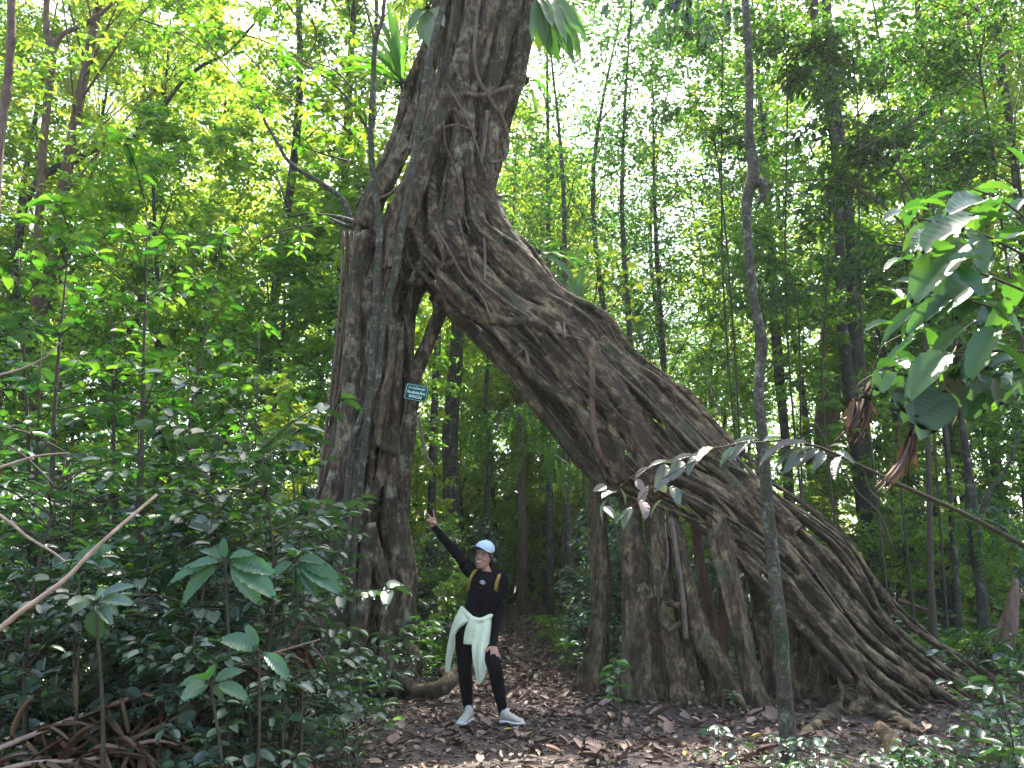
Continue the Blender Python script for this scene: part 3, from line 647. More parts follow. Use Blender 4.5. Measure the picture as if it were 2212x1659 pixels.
aroot([(700,466),(730,480),(758,492)], [6,8,8], Y=[9.1,9.0,8.95], mat='sap_dark')
# many thin clinging roots, each its own part
st = np.random.RandomState(77)
for (bd, n_, w0) in ((BU, 9, .1), (BG, 12, .07), (BN, 15, .2)):
    for j in range(n_):
        s0 = st.uniform(0.15, .6); s_ = np.linspace(s0, min(1, s0 + st.uniform(.2, .5)), 14); u = np.clip(st.uniform(-.85, .85) + w0 * (st.uniform(-1.5, 1.5) * (s_ - s0) * 3 + np.sin(s_ * st.uniform(8, 22) + st.rand() * 6) * .5), -.96, .96)
        m = MB(); m.tube(band_point(bd[0], bd[1], s_, u, TH, 1.09), st.uniform(.006, .02) * np.linspace(.5, 1.2, 14), 6, 30, .05); m.build('aerial_root', M['vine' if j % 3 else 'fig_root'], fig)
# limbs and crown above the picture
mb = MB(); lv = LV()
st = np.random.RandomState(5)
top = (UL[0] + UR[0]) / 2
for i in range(9):
    a = i * 0.7 + st.uniform(-.2, .2); rr = st.uniform(2.2, 4.2)
    e = top + np.array([math.cos(a) * rr, math.sin(a) * rr + 0.6, st.uniform(2.2, 5.0)])
    mid = (top + e) / 2 + np.array([0, 0, 0.7]) 
    mb.tube([top - [0, 0, .6], mid, e], [.24, .14, .04], 8, 12, .05)
    for j in range(7): clump(lv, e + st.normal(0, .75, 3) * [1, 1, .6], 0.7, 40, 0.16)
mb.build('limb', M['fig_up'], fig); lv.build('crown', T_TINY, M['leaf_mid'], fig)
# ------------------------------------------------------------------ the woman
M['skin'] = plain('skin', (0.30, 0.165, 0.105), 0.55, 0.35)
M['hair'] = plain('dark_hair', (0.012, 0.009, 0.008), 0.45, 0.5)
M['black_knit'] = plain('black_cotton', (0.0035, 0.0035, 0.005), 0.9, 0.06, 0.25, 300)
M['black_tight'] = plain('black_leggings', (0.003, 0.003, 0.0045), 0.8, 0.08)
M['mint'] = plain('pale_mint_jersey', (0.52, 0.56, 0.38), 0.85, 0.15, 0.05, 25, 0.25)
M['cap'] = plain('light_blue_cap', (0.36, 0.45, 0.48), 0.8, 0.2, 0.06, 60)
M['brim_shade'] = plain('brim', (0.03, 0.045, 0.05), 0.8, 0.2)  # shade below the cap brim, put in as a dark colour
M['shoe'] = plain('beige_shoe', (0.38, 0.345, 0.27), 0.75, 0.3, 0.12, 90)
M['sole'] = plain('white_sole', (0.62, 0.60, 0.53), 0.6, 0.3)
M['sock'] = plain('white_sock', (0.42, 0.40, 0.35), 0.9, 0.2)
M['strap'] = plain('ochre_strap', (0.22, 0.145, 0.03), 0.8, 0.2)
M['white'] = plain('white_print', (0.7, 0.7, 0.7), 0.6, 0.3)
M['eye'] = plain('eye_dark', (0.01, 0.008, 0.006), 0.2, 0.6)
M['lip'] = plain('lips', (0.42, 0.14, 0.11), 0.45, 0.4)
M['teeth'] = plain('teeth', (0.75, 0.73, 0.68), 0.35, 0.5)
YP = 7.2; ZP = 0.3230 * pxm(YP) / 1.0
def Q(zx, zy, dy=0.0): return P(846.8 + .3230 * zx, 1071.5 + .3230 * zy, YP + dy)
def m_(zpx): return zpx * .3230 / F * (YP * _c - 0.1)       # metres of zoom units
woman = empty('person', Q(600, 1575), 'woman in black with light blue cap and waist-tied pale sweater raising a V sign', 'person')
woman.location = (float(Q(600, 1575)[0]), YP, 0.0)
# head axes
hu = unit(Q(622, 300, .0) - Q(604, 470, .0)); hf0 = np.array([-0.40, -0.92, 0.0]); hf = unit(hf0 - hu * np.dot(hf0, hu)); hs = np.cross(hu, hf)   # up, face forward, side (image right)
hc = Q(614, 398, .02)
def H(s, f, u): return hc + hs * s + hf * f + hu * u
b = MB()
# head: rings from neck to crown (up, halfside, halffront, forward shift)
secs = [(-.118, .020, .022, .058), (-.110, .036, .040, .045), (-.092, .050, .060, .030), (-.065, .060, .076, .015), (-.035, .067, .086, .006), (0, .072, .092, 0), (.035, .074, .094, -.004), (.07, .070, .088, -.006), (.10, .054, .068, -.006), (.118, .026, .034, -.006)]
S = catmull(np.array(secs), 28)
b.rings(np.array([H(0, q[3], q[0]) for q in S]), np.array([hs * max(q[1], .004) for q in S]), np.array([hf * max(q[2], .004) for q in S]), 20)
b.tube([H(0, .086, .018), H(0, .104, -.018), H(0, .098, -.028)], [.008, .013, .010], 8, 8)                                       # nose
b.ball(H(.013, .090, -.028), [.008, .007, .006]); b.ball(H(-.013, .090, -.028), [.008, .007, .006])
for sx in (-1, 1): b.ball(H(.074 * sx, -.002, -.012), [.010, .020, .032], [hs, hf, hu])                                           # ears
for sx in (-1, 1): b.ball(H(.034 * sx, .060, -.038), [.022, .022, .020], [hs, hf, hu])                                            # cheeks
b.tube([H(-.022, .081, -.066), H(0, .090, -.070), H(.022, .081, -.066)], [.006, .009, .006], 7, 8)
b.tube([H(0, -.01, -.08), Q(622, 488, .03), Q(632, 530, .04)], [.050, .047, .056], 12, 10)                                        # neck
# torso
b.loft([(Q(634, 515, .04), .06, .05), (Q(628, 560, .03), .145, .075), (Q(622, 610, .02), .15, .10), (Q(605, 680, .02), .13, .095), (Q(590, 740, .03), .115, .085), (Q(566, 810, .05), .135, .10), (Q(545, 880, .06), .15, .11), (Q(535, 935, .06), .12, .10)], 18, 40)
# raised right arm (left in the picture)
SHR, ELR, WRR = Q(528, 500, .03), Q(395, 345, -.04), Q(282, 208, -.10)
b.tube([Q(575, 520, .03), SHR, (SHR * .5 + ELR * .5), ELR, ELR * .6 + WRR * .4, WRR], [.055, .056, .046, .038, .036, .024], 12, 30)
# lowered left arm
SHL, ELL, WRL = Q(722, 555, .03), Q(712, 770, .05), Q(676, 1000, -.16)
b.tube([Q(680, 535, .03), SHL, SHL * .5 + ELL * .5, ELL, ELL * .6 + WRL * .4, WRL], [.052, .052, .044, .037, .035, .024], 12, 30)
# hands
def hand(b, wrist, d, side, n, fingers, thumb, palm=.082):
    """d along hand, side = towards the thumb side, n = back-of-hand normal"""
    d, n = unit(d), unit(n); side = unit(side - d * np.dot(side, d)); n = unit(np.cross(d, side)) * (1 if np.dot(np.cross(d, side), n) > 0 else -1)
    C = [wrist + d * t for t in (-.01, .02, .05, palm)]
    b.rings(np.array(C), np.array([side * w for w in (.024, .034, .040, .037)]), np.array([n * w for w in (.018, .016, .015, .011)]), 12)
    for off, segs, bend, spread in fingers:       # off across the palm, segment lengths, curl angle per joint (towards -n), sideways spread
        p = wrist + d * (palm - .012) + side * off; dd = unit(d + side * spread); pts = [p]; a = 0
        for i, (l, bd) in enumerate(zip(segs, bend)):
            a += bd; v = dd * math.cos(a) - n * math.sin(a); p = p + v * l; pts.append(p)
        b.tube(pts, [.0098, .0092, .0085, .0068][:len(pts)], 8, 14)
    p0 = wrist + d * .018 + side * .026; b.tube([p0, p0 + thumb[0], p0 + thumb[0] + thumb[1]], [.014, .011, .0085], 8, 10)
dR = unit(Q(256, 165, -.12) - WRR); up_ = np.array([-.25, .05, 1.0])
sideR = unit(np.array([.9, -.1, .45]))
dV = unit(up_ * .8 + dR * .45)
# right hand: palm to the camera, index and middle up in a V, ring and little curled, thumb folded over them
nR = np.array([0, 1.0, 0.1])
hand(b, WRR, dV, sideR, nR, [(.027, (.040, .024, .020), (.05, .05, .05), .22), (.006, (.044, .028, .021), (.05, .04, .04), -.42), (-.015, (.030, .026, .018), (1.1, 1.5, .9), -.25), (-.031, (.026, .022, .016), (1.1, 1.5, .9), -.35)],
     (unit(dV * .5 - np.array([.5, .9, 0])) * .034, unit(np.array([-.9, -.1, .15])) * .032))
# left hand resting spread on the thigh
dL = unit(Q(694, 1100, -.24) - WRL); sideL = np.array([-1.0, -.1, 0.1])
hand(b, WRL, dL, sideL, np.array([.35, -1, .35]), [(.027, (.038, .024, .018), (.15, .2, .15), .30), (.009, (.042, .026, .020), (.12, .2, .15), .08), (-.010, (.038, .025, .019), (.15, .2, .15), -.12), (-.028, (.030, .019, .016), (.2, .2, .15), -.34)],
     (unit(dL * .55 + np.array([-.9, -.2, .1])) * .036, unit(dL + np.array([-.35, 0, 0])) * .028), palm=.078)
# legs
HR, KR, AR = Q(495, 905, .07), Q(486, 1150, .0), Q(512, 1450, .10)
HLg, KL, AL = Q(600, 915, .06), Q(684, 1135, -.20), Q(748, 1470, .02)
b.tube([Q(520, 870, .06), HR, HR * .5 + KR * .5, KR, KR * .65 + AR * .35, AR, AR - [0, 0, .03]], [.085, .088, .072, .052, .052, .030, .024], 14, 36)
b.tube([Q(575, 870, .06), HLg, HLg * .5 + KL * .5, KL, KL * .65 + AL * .35, AL, AL - [0, 0, .03]], [.085, .088, .072, .054, .052, .030, .024], 14, 36)
body = b.build('body', M['skin'], woman); fuse(body, .0055, 2)
# face
for sx in (-1, 1):
    f = MB(); f.ball(H(.030 * sx, .0815, .002), [.0115, .004, .0042], [hs, hf, hu], 8); f.build('eye', M['eye'], woman)
    f = MB(); f.tube([H(.014 * sx, .090, .018), H(.032 * sx, .085, .023), H(.048 * sx, .070, .017)], [.0028, .0034, .0018], 6, 8); f.build('eyebrow', M['hair'], woman)
f = MB(); f.tube([H(-.030, .079, -.050), H(-.016, .094, -.060), H(0, .099, -.063), H(.016, .094, -.060), H(.030, .079, -.050)], [.0025, .0055, .0065, .0055, .0025], 8, 14); o = f.build('mouth', M['lip'], woman)
f = MB(); f.tube([H(-.022, .090, -.0525), H(0, .1045, -.0605), H(.022, .090, -.0525)], [.0015, .0036, .0015], 8, 12); f.build('teeth', M['teeth'], o)
# hair: cap of hair, sides, low knot behind the ear
f = MB()
S2 = [(-.02, .072, .070, -.034), (.02, .080, .092, -.018), (.06, .080, .096, -.012), (.10, .062, .076, -.01), (.125, .030, .036, -.008)]
S2 = catmull(np.array(S2), 16); f.rings(np.array([H(0, q[3], q[0]) for q in S2]), np.array([hs * q[1] for q in S2]), np.array([hf * q[2] for q in S2]), 18)
for sx in (-1, 1): f.tube([H(.070 * sx, .040, .040), H(.075 * sx, .022, .005), H(.074 * sx, -.030, -.05), H(.052 * sx, -.062, -.09)], [.010, .011, .020, .022], 8, 12)
f.ball(H(.045, -.105, -.045), [.040, .036, .042], [hs, hf, hu]); f.tube([H(0, -.07, .0), H(0, -.085, -.06), H(.02, -.08, -.11)], [.06, .05, .022], 10, 10)
hair = f.build('hair', M['hair'], woman); fuse(hair, .006, 1)
# cap: crown and curved brim
f = MB(); S3 = [(.038, .0865, .103, -.010), (.058, .088, .104, -.010), (.085, .083, .097, -.012), (.115, .064, .075, -.014), (.134, .034, .042, -.016), (.140, .008, .010, -.016)]
S3 = catmull(np.array(S3), 20); f.rings(np.array([H(0, q[3], q[0]) for q in S3]), np.array([hs * q[1] for q in S3]), np.array([hf * q[2] for q in S3]), 24)
f.ball(H(0, -.016, .142), [.008, .008, .005], [hs, hf, hu], 8)
cap = f.build('cap', M['cap'], woman)
V, Fs = [], []; nu, nv = 17, 7
for lay in (0, 1):
    for i in range(nu):
        a = (i / (nu - 1) - .5) * math.pi * .92
        for j in range(nv):
            r = j / (nv - 1); ss = .092 * math.sin(a); inner = -.010 + .1 * math.cos(a); ln = .10 * max(0, math.cos(a * .97)) ** .5
            V.append(H(ss * (1 - .04 * r), inner + ln * r, .052 - .046 * abs(math.sin(a)) ** 2 * (.35 + .65 * r) + .026 * r - lay * .004))
n1 = nu * nv
for i in range(nu - 1):
    for j in range(nv - 1):
        a = i * nv + j; Fs.append((a, a + 1, a + nv + 1, a + nv)); Fs.append((n1 + a, n1 + a + nv, n1 + a + nv + 1, n1 + a + 1))
    a = i * nv + nv - 1; Fs.append((a, n1 + a, n1 + a + nv, a + nv))
f = MB(); f.add(V, Fs); f.build('brim', M['cap'], cap)
f = MB(); f.add([np.asarray(v) - hu * .0025 for v in V], Fs); f.build('brim_underside_shade', M['brim_shade'], cap)  # dark sheet added under the brim to paint its shade
# shirt with short sleeves
f = MB()
f.loft([(Q(634, 508, .035), .072, .062), (Q(630, 545, .03), .150, .088), (Q(624, 600, .02), .162, .118), (Q(612, 660, .015), .150, .118), (Q(592, 730, .02), .138, .104), (Q(572, 795, .04), .140, .108), (Q(562, 850, .05), .150, .118)], 24, 44)
f.tube([Q(590, 525, .03), SHR, SHR * .62 + ELR * .38], [.062, .068, .062], 14, 14)
f.tube([Q(668, 540, .03), SHL, SHL * .45 + ELL * .55 + [.012, 0, 0]], [.062, .070, .062], 14, 16)
for k in range(9): y = 580 + k * 26; f.tube([Q(540 + k * 3, y, -.085), Q(590, y + 24 * math.sin(k), -.105), Q(650 - k * 2, y - 8, -.09)], [.004, .010, .004], 6, 10)
shirt = f.build('shirt', M['black_knit'], woman); fuse(shirt, .007, 3)
f = MB(); f.tube([SHR * .72 + ELR * .28, SHR * .35 + ELR * .65, ELR, ELR * .6 + WRR * .4, WRR * .93 + ELR * .07, WRR + dR * .012], [.052, .046, .043, .041, .031, .029], 14, 30); fuse(f.build('arm_sleeve', M['black_knit'], woman), .007, 1)
f = MB(); f.tube([SHL * .55 + ELL * .45, SHL * .3 + ELL * .7, ELL, ELL * .6 + WRL * .4, WRL * .93 + ELL * .07, WRL + dL * .012], [.050, .044, .042, .040, .031, .030], 14, 30); fuse(f.build('arm_sleeve', M['black_knit'], woman), .007, 1)
# oval emblem on the chest
ec = Q(606, 577, -.125); ex, ez = unit(Q(640, 584, -.12) - Q(572, 570, -.12)), unit(np.array([0, -.15, 1.]))
f = MB(); f.tube([ec + ex * .024 * math.cos(t) + ez * .015 * math.sin(t) for t in np.linspace(.5, 6.5, 22)], [.0022] * 22, 6, 44)
f.tube([ec + ex * .008 * math.cos(t) + ez * .010 * math.sin(t) - ex * .004 for t in np.linspace(.3, 5.5, 12)], [.0022] * 12, 6, 24)
f.tube([ec + ex * .003 + ez * .011, ec + ex * .004 - ez * .011], [.0022, .0022], 6, 4); f.tube([ec + ex * .004 + ez * .006, ec + ex * .016 + ez * .003, ec + ex * .004 - ez * .004], [.002, .002, .002], 6, 8)
f.build('emblem', M['white'], woman)
# backpack straps
f = MB()
def strapb(pts, w):
    C = catmull(np.array(pts), 20); f.rings(C, np.tile(unit(np.array([1, -.2, .15])) * w, (20, 1)), np.tile(np.array([0, -1, 0]) * .006, (20, 1)), 10)
strapb([Q(588, 498, .06), Q(566, 490, -.035), Q(545, 512, -.075), Q(522, 555, -.09), Q(510, 600, -.06), Q(512, 650, .0)], .017); f.build('backpack_strap', M['strap'], woman); f = MB()
strapb([Q(700, 520, .08), Q(716, 522, -.03), Q(712, 545, -.07), Q(700, 580, -.095), Q(694, 620, -.09), Q(690, 660, -.02)], .017); f.build('backpack_strap', M['strap'], woman)
f = MB(); f.loft([(Q(620, 530, .16), .09, .03), (Q(618, 580, .19), .13, .07), (Q(605, 680, .20), .135, .08), (Q(590, 760, .18), .12, .06), (Q(585, 790, .16), .08, .03)], 16, 24); f.build('backpack', M['strap'], woman)
# leggings
f = MB()
f.loft([(Q(572, 790, .05), .140, .108), (Q(556, 860, .06), .168, .130), (Q(540, 930, .06), .13, .11)], 18, 14)
f.tube([Q(520, 870, .06), HR, HR * .5 + KR * .5, KR, KR * .65 + AR * .35, AR * .97 + KR * .03], [.102, .104, .086, .062, .060, .040], 16, 36)
f.tube([Q(575, 870, .06), HLg, HLg * .5 + KL * .5, KL, KL * .65 + AL * .35, AL * .97 + KL * .03], [.102, .104, .086, .064, .060, .040], 16, 36)
fuse(f.build('leggings', M['black_tight'], woman), .008, 2)
# sweater tied round the waist
def sheet(grid, th=.008):
    """grid rows of points -> closed cloth with thickness"""
    G_ = np.array(grid); nr, nc = G_.shape[:2]
    G2 = np.array([catmull(r, 12) for r in G_]); G3 = np.stack([catmull(G2[:, k], nr * 5) for k in range(12)], 1)
    a_, c_ = G3.shape[:2]
    for i in range(a_):
        for k in range(c_): G3[i, k] += np.array([0, -1, 0]) * .012 * math.sin(k * 1.5 + i * .12) * min(1, i / 8)
    n_ = np.cross(np.gradient(G3, axis=0), np.gradient(G3, axis=1)); n_ /= np.linalg.norm(n_, axis=2)[..., None] + 1e-9
    V = np.concatenate([(G3 + n_ * th / 2).reshape(-1, 3), (G3 - n_ * th / 2).reshape(-1, 3)]); N1 = a_ * c_; Fs = []
    for i in range(a_ - 1):
        for k in range(c_ - 1): q = i * c_ + k; Fs.append((q, q + 1, q + c_ + 1, q + c_)); Fs.append((N1 + q, N1 + q + c_, N1 + q + c_ + 1, N1 + q + 1))
    for i in range(a_ - 1):
        for k in (0, c_ - 1): q = i * c_ + k; t = (q, q + c_, N1 + q + c_, N1 + q); Fs.append(t if k == 0 else t[::-1])
    for k in range(c_ - 1):
        for i in (0, a_ - 1): q = i * c_ + k; t = (q, N1 + q, N1 + q + 1, q + 1); Fs.append(t if i == 0 else t[::-1])
    return V, Fs
f = MB()
f.add(*sheet([[Q(465, 735, .12), Q(470, 740, .02), Q(500, 770, -.06), Q(540, 815, -.10)], [Q(440, 780, .12), Q(440, 790, .0), Q(470, 815, -.09), Q(535, 835, -.13)], [Q(410, 850, .12), Q(412, 860, .0), Q(440, 865, -.09), Q(500, 850, -.13)], [Q(388, 930, .12), Q(388, 935, .02), Q(410, 935, -.05), Q(428, 920, -.09)],
   [Q(372, 1010, .12), Q(374, 1020, .03), Q(395, 1020, -.02), Q(424, 1000, -.05)], [Q(362, 1090, .12), Q(362, 1100, .04), Q(378, 1100, .0), Q(402, 1085, -.02)], [Q(356, 1165, .10), Q(358, 1175, .05), Q(368, 1185, .02), Q(384, 1182, .0)]]))
f.add(*sheet([[Q(545, 818, -.12), Q(590, 815, -.12), Q(640, 800, -.09), Q(664, 792, .0)], [Q(548, 880, -.15), Q(590, 880, -.15), Q(640, 870, -.12), Q(666, 860, -.01)], [Q(536, 960, -.17), Q(590, 965, -.18), Q(640, 960, -.14), Q(664, 950, -.04)], [Q(534, 1050, -.19), Q(590, 1055, -.21), Q(635, 1060, -.18), Q(662, 1050, -.10)],
   [Q(545, 1140, -.20), Q(590, 1145, -.22), Q(630, 1150, -.20), Q(655, 1120, -.14)], [Q(558, 1210, -.20), Q(590, 1215, -.21), Q(615, 1205, -.20), Q(640, 1175, -.15)], [Q(570, 1262, -.20), Q(576, 1264, -.20), Q(582, 1262, -.20), Q(592, 1250, -.18)]]))
# back panel, waist roll, knot and short sleeve end
f.add(*sheet([[Q(466, 745, .16), Q(540, 780, .24), Q(620, 800, .22), Q(664, 795, .10)], [Q(420, 860, .18), Q(520, 880, .26), Q(610, 890, .24), Q(664, 860, .10)], [Q(395, 1000, .16), Q(480, 1010, .24), Q(590, 1020, .24), Q(660, 1000, .06)]]))
f.tube([Q(466, 745, .06), Q(495, 780, -.07), Q(540, 822, -.125), Q(600, 828, -.13), Q(660, 800, -.03), Q(662, 800, .10)], [.018, .022, .022, .022, .02, .018], 10, 30, .12)
f.ball(Q(546, 830, -.15), [.042, .03, .032], None, 12)
f.loft([(Q(540, 835, -.16), .026, .022), (Q(522, 880, -.17), .038, .020), (Q(512, 940, -.17), .042, .018), (Q(506, 985, -.17), .040, .018), (Q(505, 993, -.17), .036, .014)], 12, 24)
f.loft([(Q(552, 840, -.16), .018, .016), (Q(548, 900, -.17), .024, .014), (Q(544, 985, -.17), .022, .012)], 10, 14)
fuse(f.build('sweater', M['mint'], woman), .0065, 2)
# shoes and socks
def shoe(ank, heel, toe, name='shoe'):
    d = unit((toe - heel) * [1, 1, 0]); s_ = np.array([-d[1], d[0], 0]); L_ = np.linalg.norm((toe - heel)[:2]) * 1.1; g = heel * [1, 1, 0]
    z0 = float(gz(heel[0], heel[1])) + .016
    def S_(t, hgt): return g + d * L_ * t + np.array([0, 0, z0 + hgt])
    f = MB(); st_ = [(0, .030, .006), (.08, .036, .012), (.3, .038, .012), (.5, .040, .010), (.72, .048, .010), (.9, .042, .014), (1.0, .018, .020)]
    A = catmull(np.array([[*S_(t, h + .012), w + .004, .019] for t, w, h in st_]), 28)
    f.rings(A[:, :3], s_[None] * A[:, 3:4], np.array([[0, 0, 1]]) * A[:, 4:5], 14); sole = f
    f2 = MB(); st_ = [(0.02, .026, .055, .030), (.12, .034, .068, .042), (.3, .036, .070, .045), (.48, .038, .058, .036), (.7, .044, .044, .026), (.88, .038, .036, .018), (.98, .016, .032, .008)]
    A = catmull(np.array([[*S_(t, h), w, v] for t, w, h, v in st_]), 30)
    f2.rings(A[:, :3], s_[None] * A[:, 3:4], np.array([[0, 0, 1]]) * A[:, 4:5], 14)
    f2.tube([S_(.18, .10), S_(.2, .06)], [.044, .04], 12, 5)
    o = f2.build(name, M['shoe'], woman); fuse(o, .005, 1)
    sole.build('sole', M['sole'], o)
    f3 = MB()
    for k in range(5):
        c = S_(.38 + .07 * k, .093 - .008 * k); f3.tube([c - s_ * .022 - [0, 0, .006], c + [0, 0, .005], c + s_ * .022 - [0, 0, .006]], [.003] * 3, 6, 6)
    f3.build('laces', M['white'], o)
    f4 = MB(); f4.tube([S_(.2, .07), S_(.2, .11), ank + [0, 0, .01]], [.040, .038, .036], 12, 8); f4.build('sock', M['sock'], woman)
gR = GP(846.8 + .323 * 515, 1071.5 + .323 * 1525)
shoe(AR, Q(528, 1515, .06) * [1, 1, 0], Q(492, 1580, -.12) * [1, 1, 0] + [-.045, -.03, 0])
shoe(AL, Q(722, 1540, -.02) * [1, 1, 0], Q(880, 1560, -.10) * [1, 1, 0])
_d = math.degrees

# ------------------------------------------------------------------ name board on the fig
M['sign_green'] = plain('sign_enamel_green', (0.002, 0.05, 0.034), 0.55, 0.2, 0.1, 30)
M['sign_text'] = plain('sign_lettering', (0.50, 0.66, 0.58), 0.5, 0.4)
YS = 8.30
c0, c1, c2, c3 = P(877.7, 826, YS), P(927.5, 834.5, YS), P(920.0, 871.5, YS), P(871.4, 862, YS)
sc_ = (c0 + c1 + c2 + c3) / 4; sx_ = unit((c1 - c0) + (c2 - c3)); sz_ = unit((c0 - c3) + (c1 - c2)); sn_ = unit(np.cross(sx_, sz_)); sz_ = np.cross(sn_, sx_) 
SW = np.linalg.norm(c1 - c0); SH = np.linalg.norm(c0 - c3)
Ms = Matrix(((sx_[0], sz_[0], sn_[0], sc_[0]), (sx_[1], sz_[1], sn_[1], sc_[1]), (sx_[2], sz_[2], sn_[2], sc_[2]), (0, 0, 0, 1)))
board = empty('name_board', (0, 0, 0), 'small green name board with pale lettering nailed to the upright fig leg', 'sign'); board.matrix_world = Ms
def rrect(w, h, r, z, n=6):
    pts = []
    for cx, cy, a0 in ((w/2-r, h/2-r, 0), (-w/2+r, h/2-r, 90), (-w/2+r, -h/2+r, 180), (w/2-r, -h/2+r, 270)):
        for k in range(n + 1): a = R(a0 + 90 * k / n); pts.append((cx + r * math.cos(a), cy + r * math.sin(a), z))
    return pts
def local(name, V, Fs, mat):
    o = bpy.data.objects.new(name, mesh_from(name, V, Fs, False)); o.data.materials.append(mat); return link(o, board)
a = rrect(SW, SH, .022, 0); b_ = rrect(SW, SH, .022, -.004); n = len(a)
local('plate', a + b_, [tuple(range(n)), tuple(range(n, 2*n))[::-1]] + [(i, n + i, n + (i+1) % n, (i+1) % n) for i in range(n)], M['sign_green'])
a = rrect(SW * .91, SH * .88, .018, .002); b_ = rrect(SW * .91 - .006, SH * .88 - .006, .016, .002)
local('border', a + b_, [(i, (i+1) % n, n + (i+1) % n, n + i) for i in range(n)], M['sign_text'])
for txt, y, hgt, wid in (('ĐA CUỐNG BẸT', .050, .040, .165), ('Ficus altissima Blume.', .002, .034, .178), ('MORACEAE', -.046, .034, .125)):
    cu = bpy.data.curves.new('lettering', 'FONT'); cu.body = txt; cu.align_x = 'CENTER'; cu.align_y = 'CENTER'; cu.size = 1.0; cu.offset = 0.022
    if 'altissima' in txt: cu.shear = 0.25
    to = bpy.data.objects.new('lettering', cu); COL.objects.link(to)
    me = bpy.data.meshes.new_from_object(to.evaluated_get(bpy.context.evaluated_depsgraph_get())); bpy.data.objects.remove(to)
    co = np.empty(len(me.vertices) * 3, np.float32); me.vertices.foreach_get('co', co); co = co.reshape(-1, 3)
    mn, mx = co.min(0), co.max(0); mid = (mn + mx) / 2
    k = SW / .262
    co = (co - mid) * [wid * k / (mx[0] - mn[0]) * 1.15, hgt * k / (mx[1] - mn[1]), 1] + [0, y * SH / .19, 0]; co[:, 2] = .0025
    me.vertices.foreach_set('co', co.astype(np.float32).ravel()); me.update(); me.materials.clear(); me.materials.append(M['sign_text'])
    link(bpy.data.objects.new('lettering', me), board)
for px_ in (-1, 1):
    m = MB(); m.ball((px_ * SW * .38 * 0 , px_ * SH * .40, .003), [.004, .004, .003], None, 8); V = np.concatenate(m.V); local('nail', V, m.F, M['sap_dark'])
print('SIGN', SW, SH, 'yfront', surf_y(GL, GR, 900, 850, TH))
print('woman shoes z', float(gz(Q(515,1525)[0], YP)))
# ------------------------------------------------------------------ far wood
def far_wood():
    lv = LV(); st = np.random.RandomState(3)
    n = 6000
    px = st.uniform(-700, 2950, n); Y = st.uniform(38, 62, n)
    x = (px - CX) / F * Y
    # height of the wood, lower behind the gap in the canopy
    top = 27 + 4 * np.sin(px * 0.006) + 3 * np.sin(px * 0.017 + 1) - 19 * np.exp(-((px - 1440) / 150.0) ** 2)
    z = np.abs(st.uniform(0, 1, n)) ** 0.8 * top
    for i in range(n):
        c = np.array([x[i], Y[i], z[i] + 0.5]); m = 26
        b = c + st.normal(0, 1.0, (m, 3)) * [1.1, .8, .7]
        d = st.normal(0, 1, (m, 3)) + [0, 0, -.3]; u = st.normal(0, .5, (m, 3)) + [0, 0, .8]
        L_ = st.uniform(.22, .42, m)
        lv.extend(b, d, u, L_, L_ * .5)
    o = lv.build('far_wood', T_TINY, M['leaf_far'])
    tag(o, 'hazy mass of pale green forest far beyond all the trunks', 'woodland', kind='stuff')
far_wood()

# ------------------------------------------------------------------ background trees (prototypes, then copies)
SPEC = {'tallA': 'tall brown-barked yellowish tree', 'tallB': 'tall grey-barked yellowish tree', 'tallC': 'tall dark-barked green tree', 'lace': 'sparse lacy tree', 'laceB': 'sparse deep green tree',
        'midA': 'small broad leafy tree', 'midB': 'small dense dark-leaved tree', 'bushA': 'broad bright bush', 'bushB': 'low dark bush', 'bushC': 'small fine-leaved bush'}
ROW = {'ul': 24, 'ur': 21, 'gap': 25, 'arch': 20, 'ml': 17, 'mr': 18.5, 'bl': 12, 'ba': 17, 'br': 18}
def sector(px, lab):
    if lab in ('gap',): return 'under the sky gap, ' + ('near the fig trunk' if px < 1260 else 'in its middle' if px < 1450 else 'near the lone slender trunk')
    if lab in ('arch', 'ba'): return 'seen ' + ('beside the upright leg' if px < 980 else 'left of the path' if px < 1106 else 'right of the path' if px < 1240 else 'behind the prop roots')
    for lim, t in ((0, 'cut by the left edge'), (170, 'close to the left edge'), (340, 'in the left quarter'), (520, 'beyond the tall left saplings'), (700, 'just left of the upright leg'), (1106, 'behind the upright leg'), (1600, 'behind the leaning leg'), (1760, 'beside the lone slender trunk'), (1900, 'behind the twin-stemmed tree'), (2060, 'right of the twin-stemmed tree'), (2212, 'close to the right edge')):
        if px < lim: return t
    return 'cut by the right edge'
def place(protos, spots, labels, group_of):
    used = set()
    for (px, Y, kind, sc, lab) in spots:
        pr = protos[kind]; x = X(px, Y); z = float(gz(x, Y)); rz = random.uniform(0, 6.28)
        label, group = labels[lab]
        label = SPEC[kind] + ' ' + sector(px, lab) + (', front row' if Y < ROW[lab] else ', back row')
        if kind not in used:
            used.add(kind); pr.location = (x, Y, z); pr.rotation_euler = (0, 0, rz); pr.scale = (sc,) * 3
            pr['label'] = label; pr['group'] = group
        else: copy_tree(pr, (x, Y, z), rz, sc, label, group)
    for k, pr in protos.items():
        if k not in used: del_tree(pr)
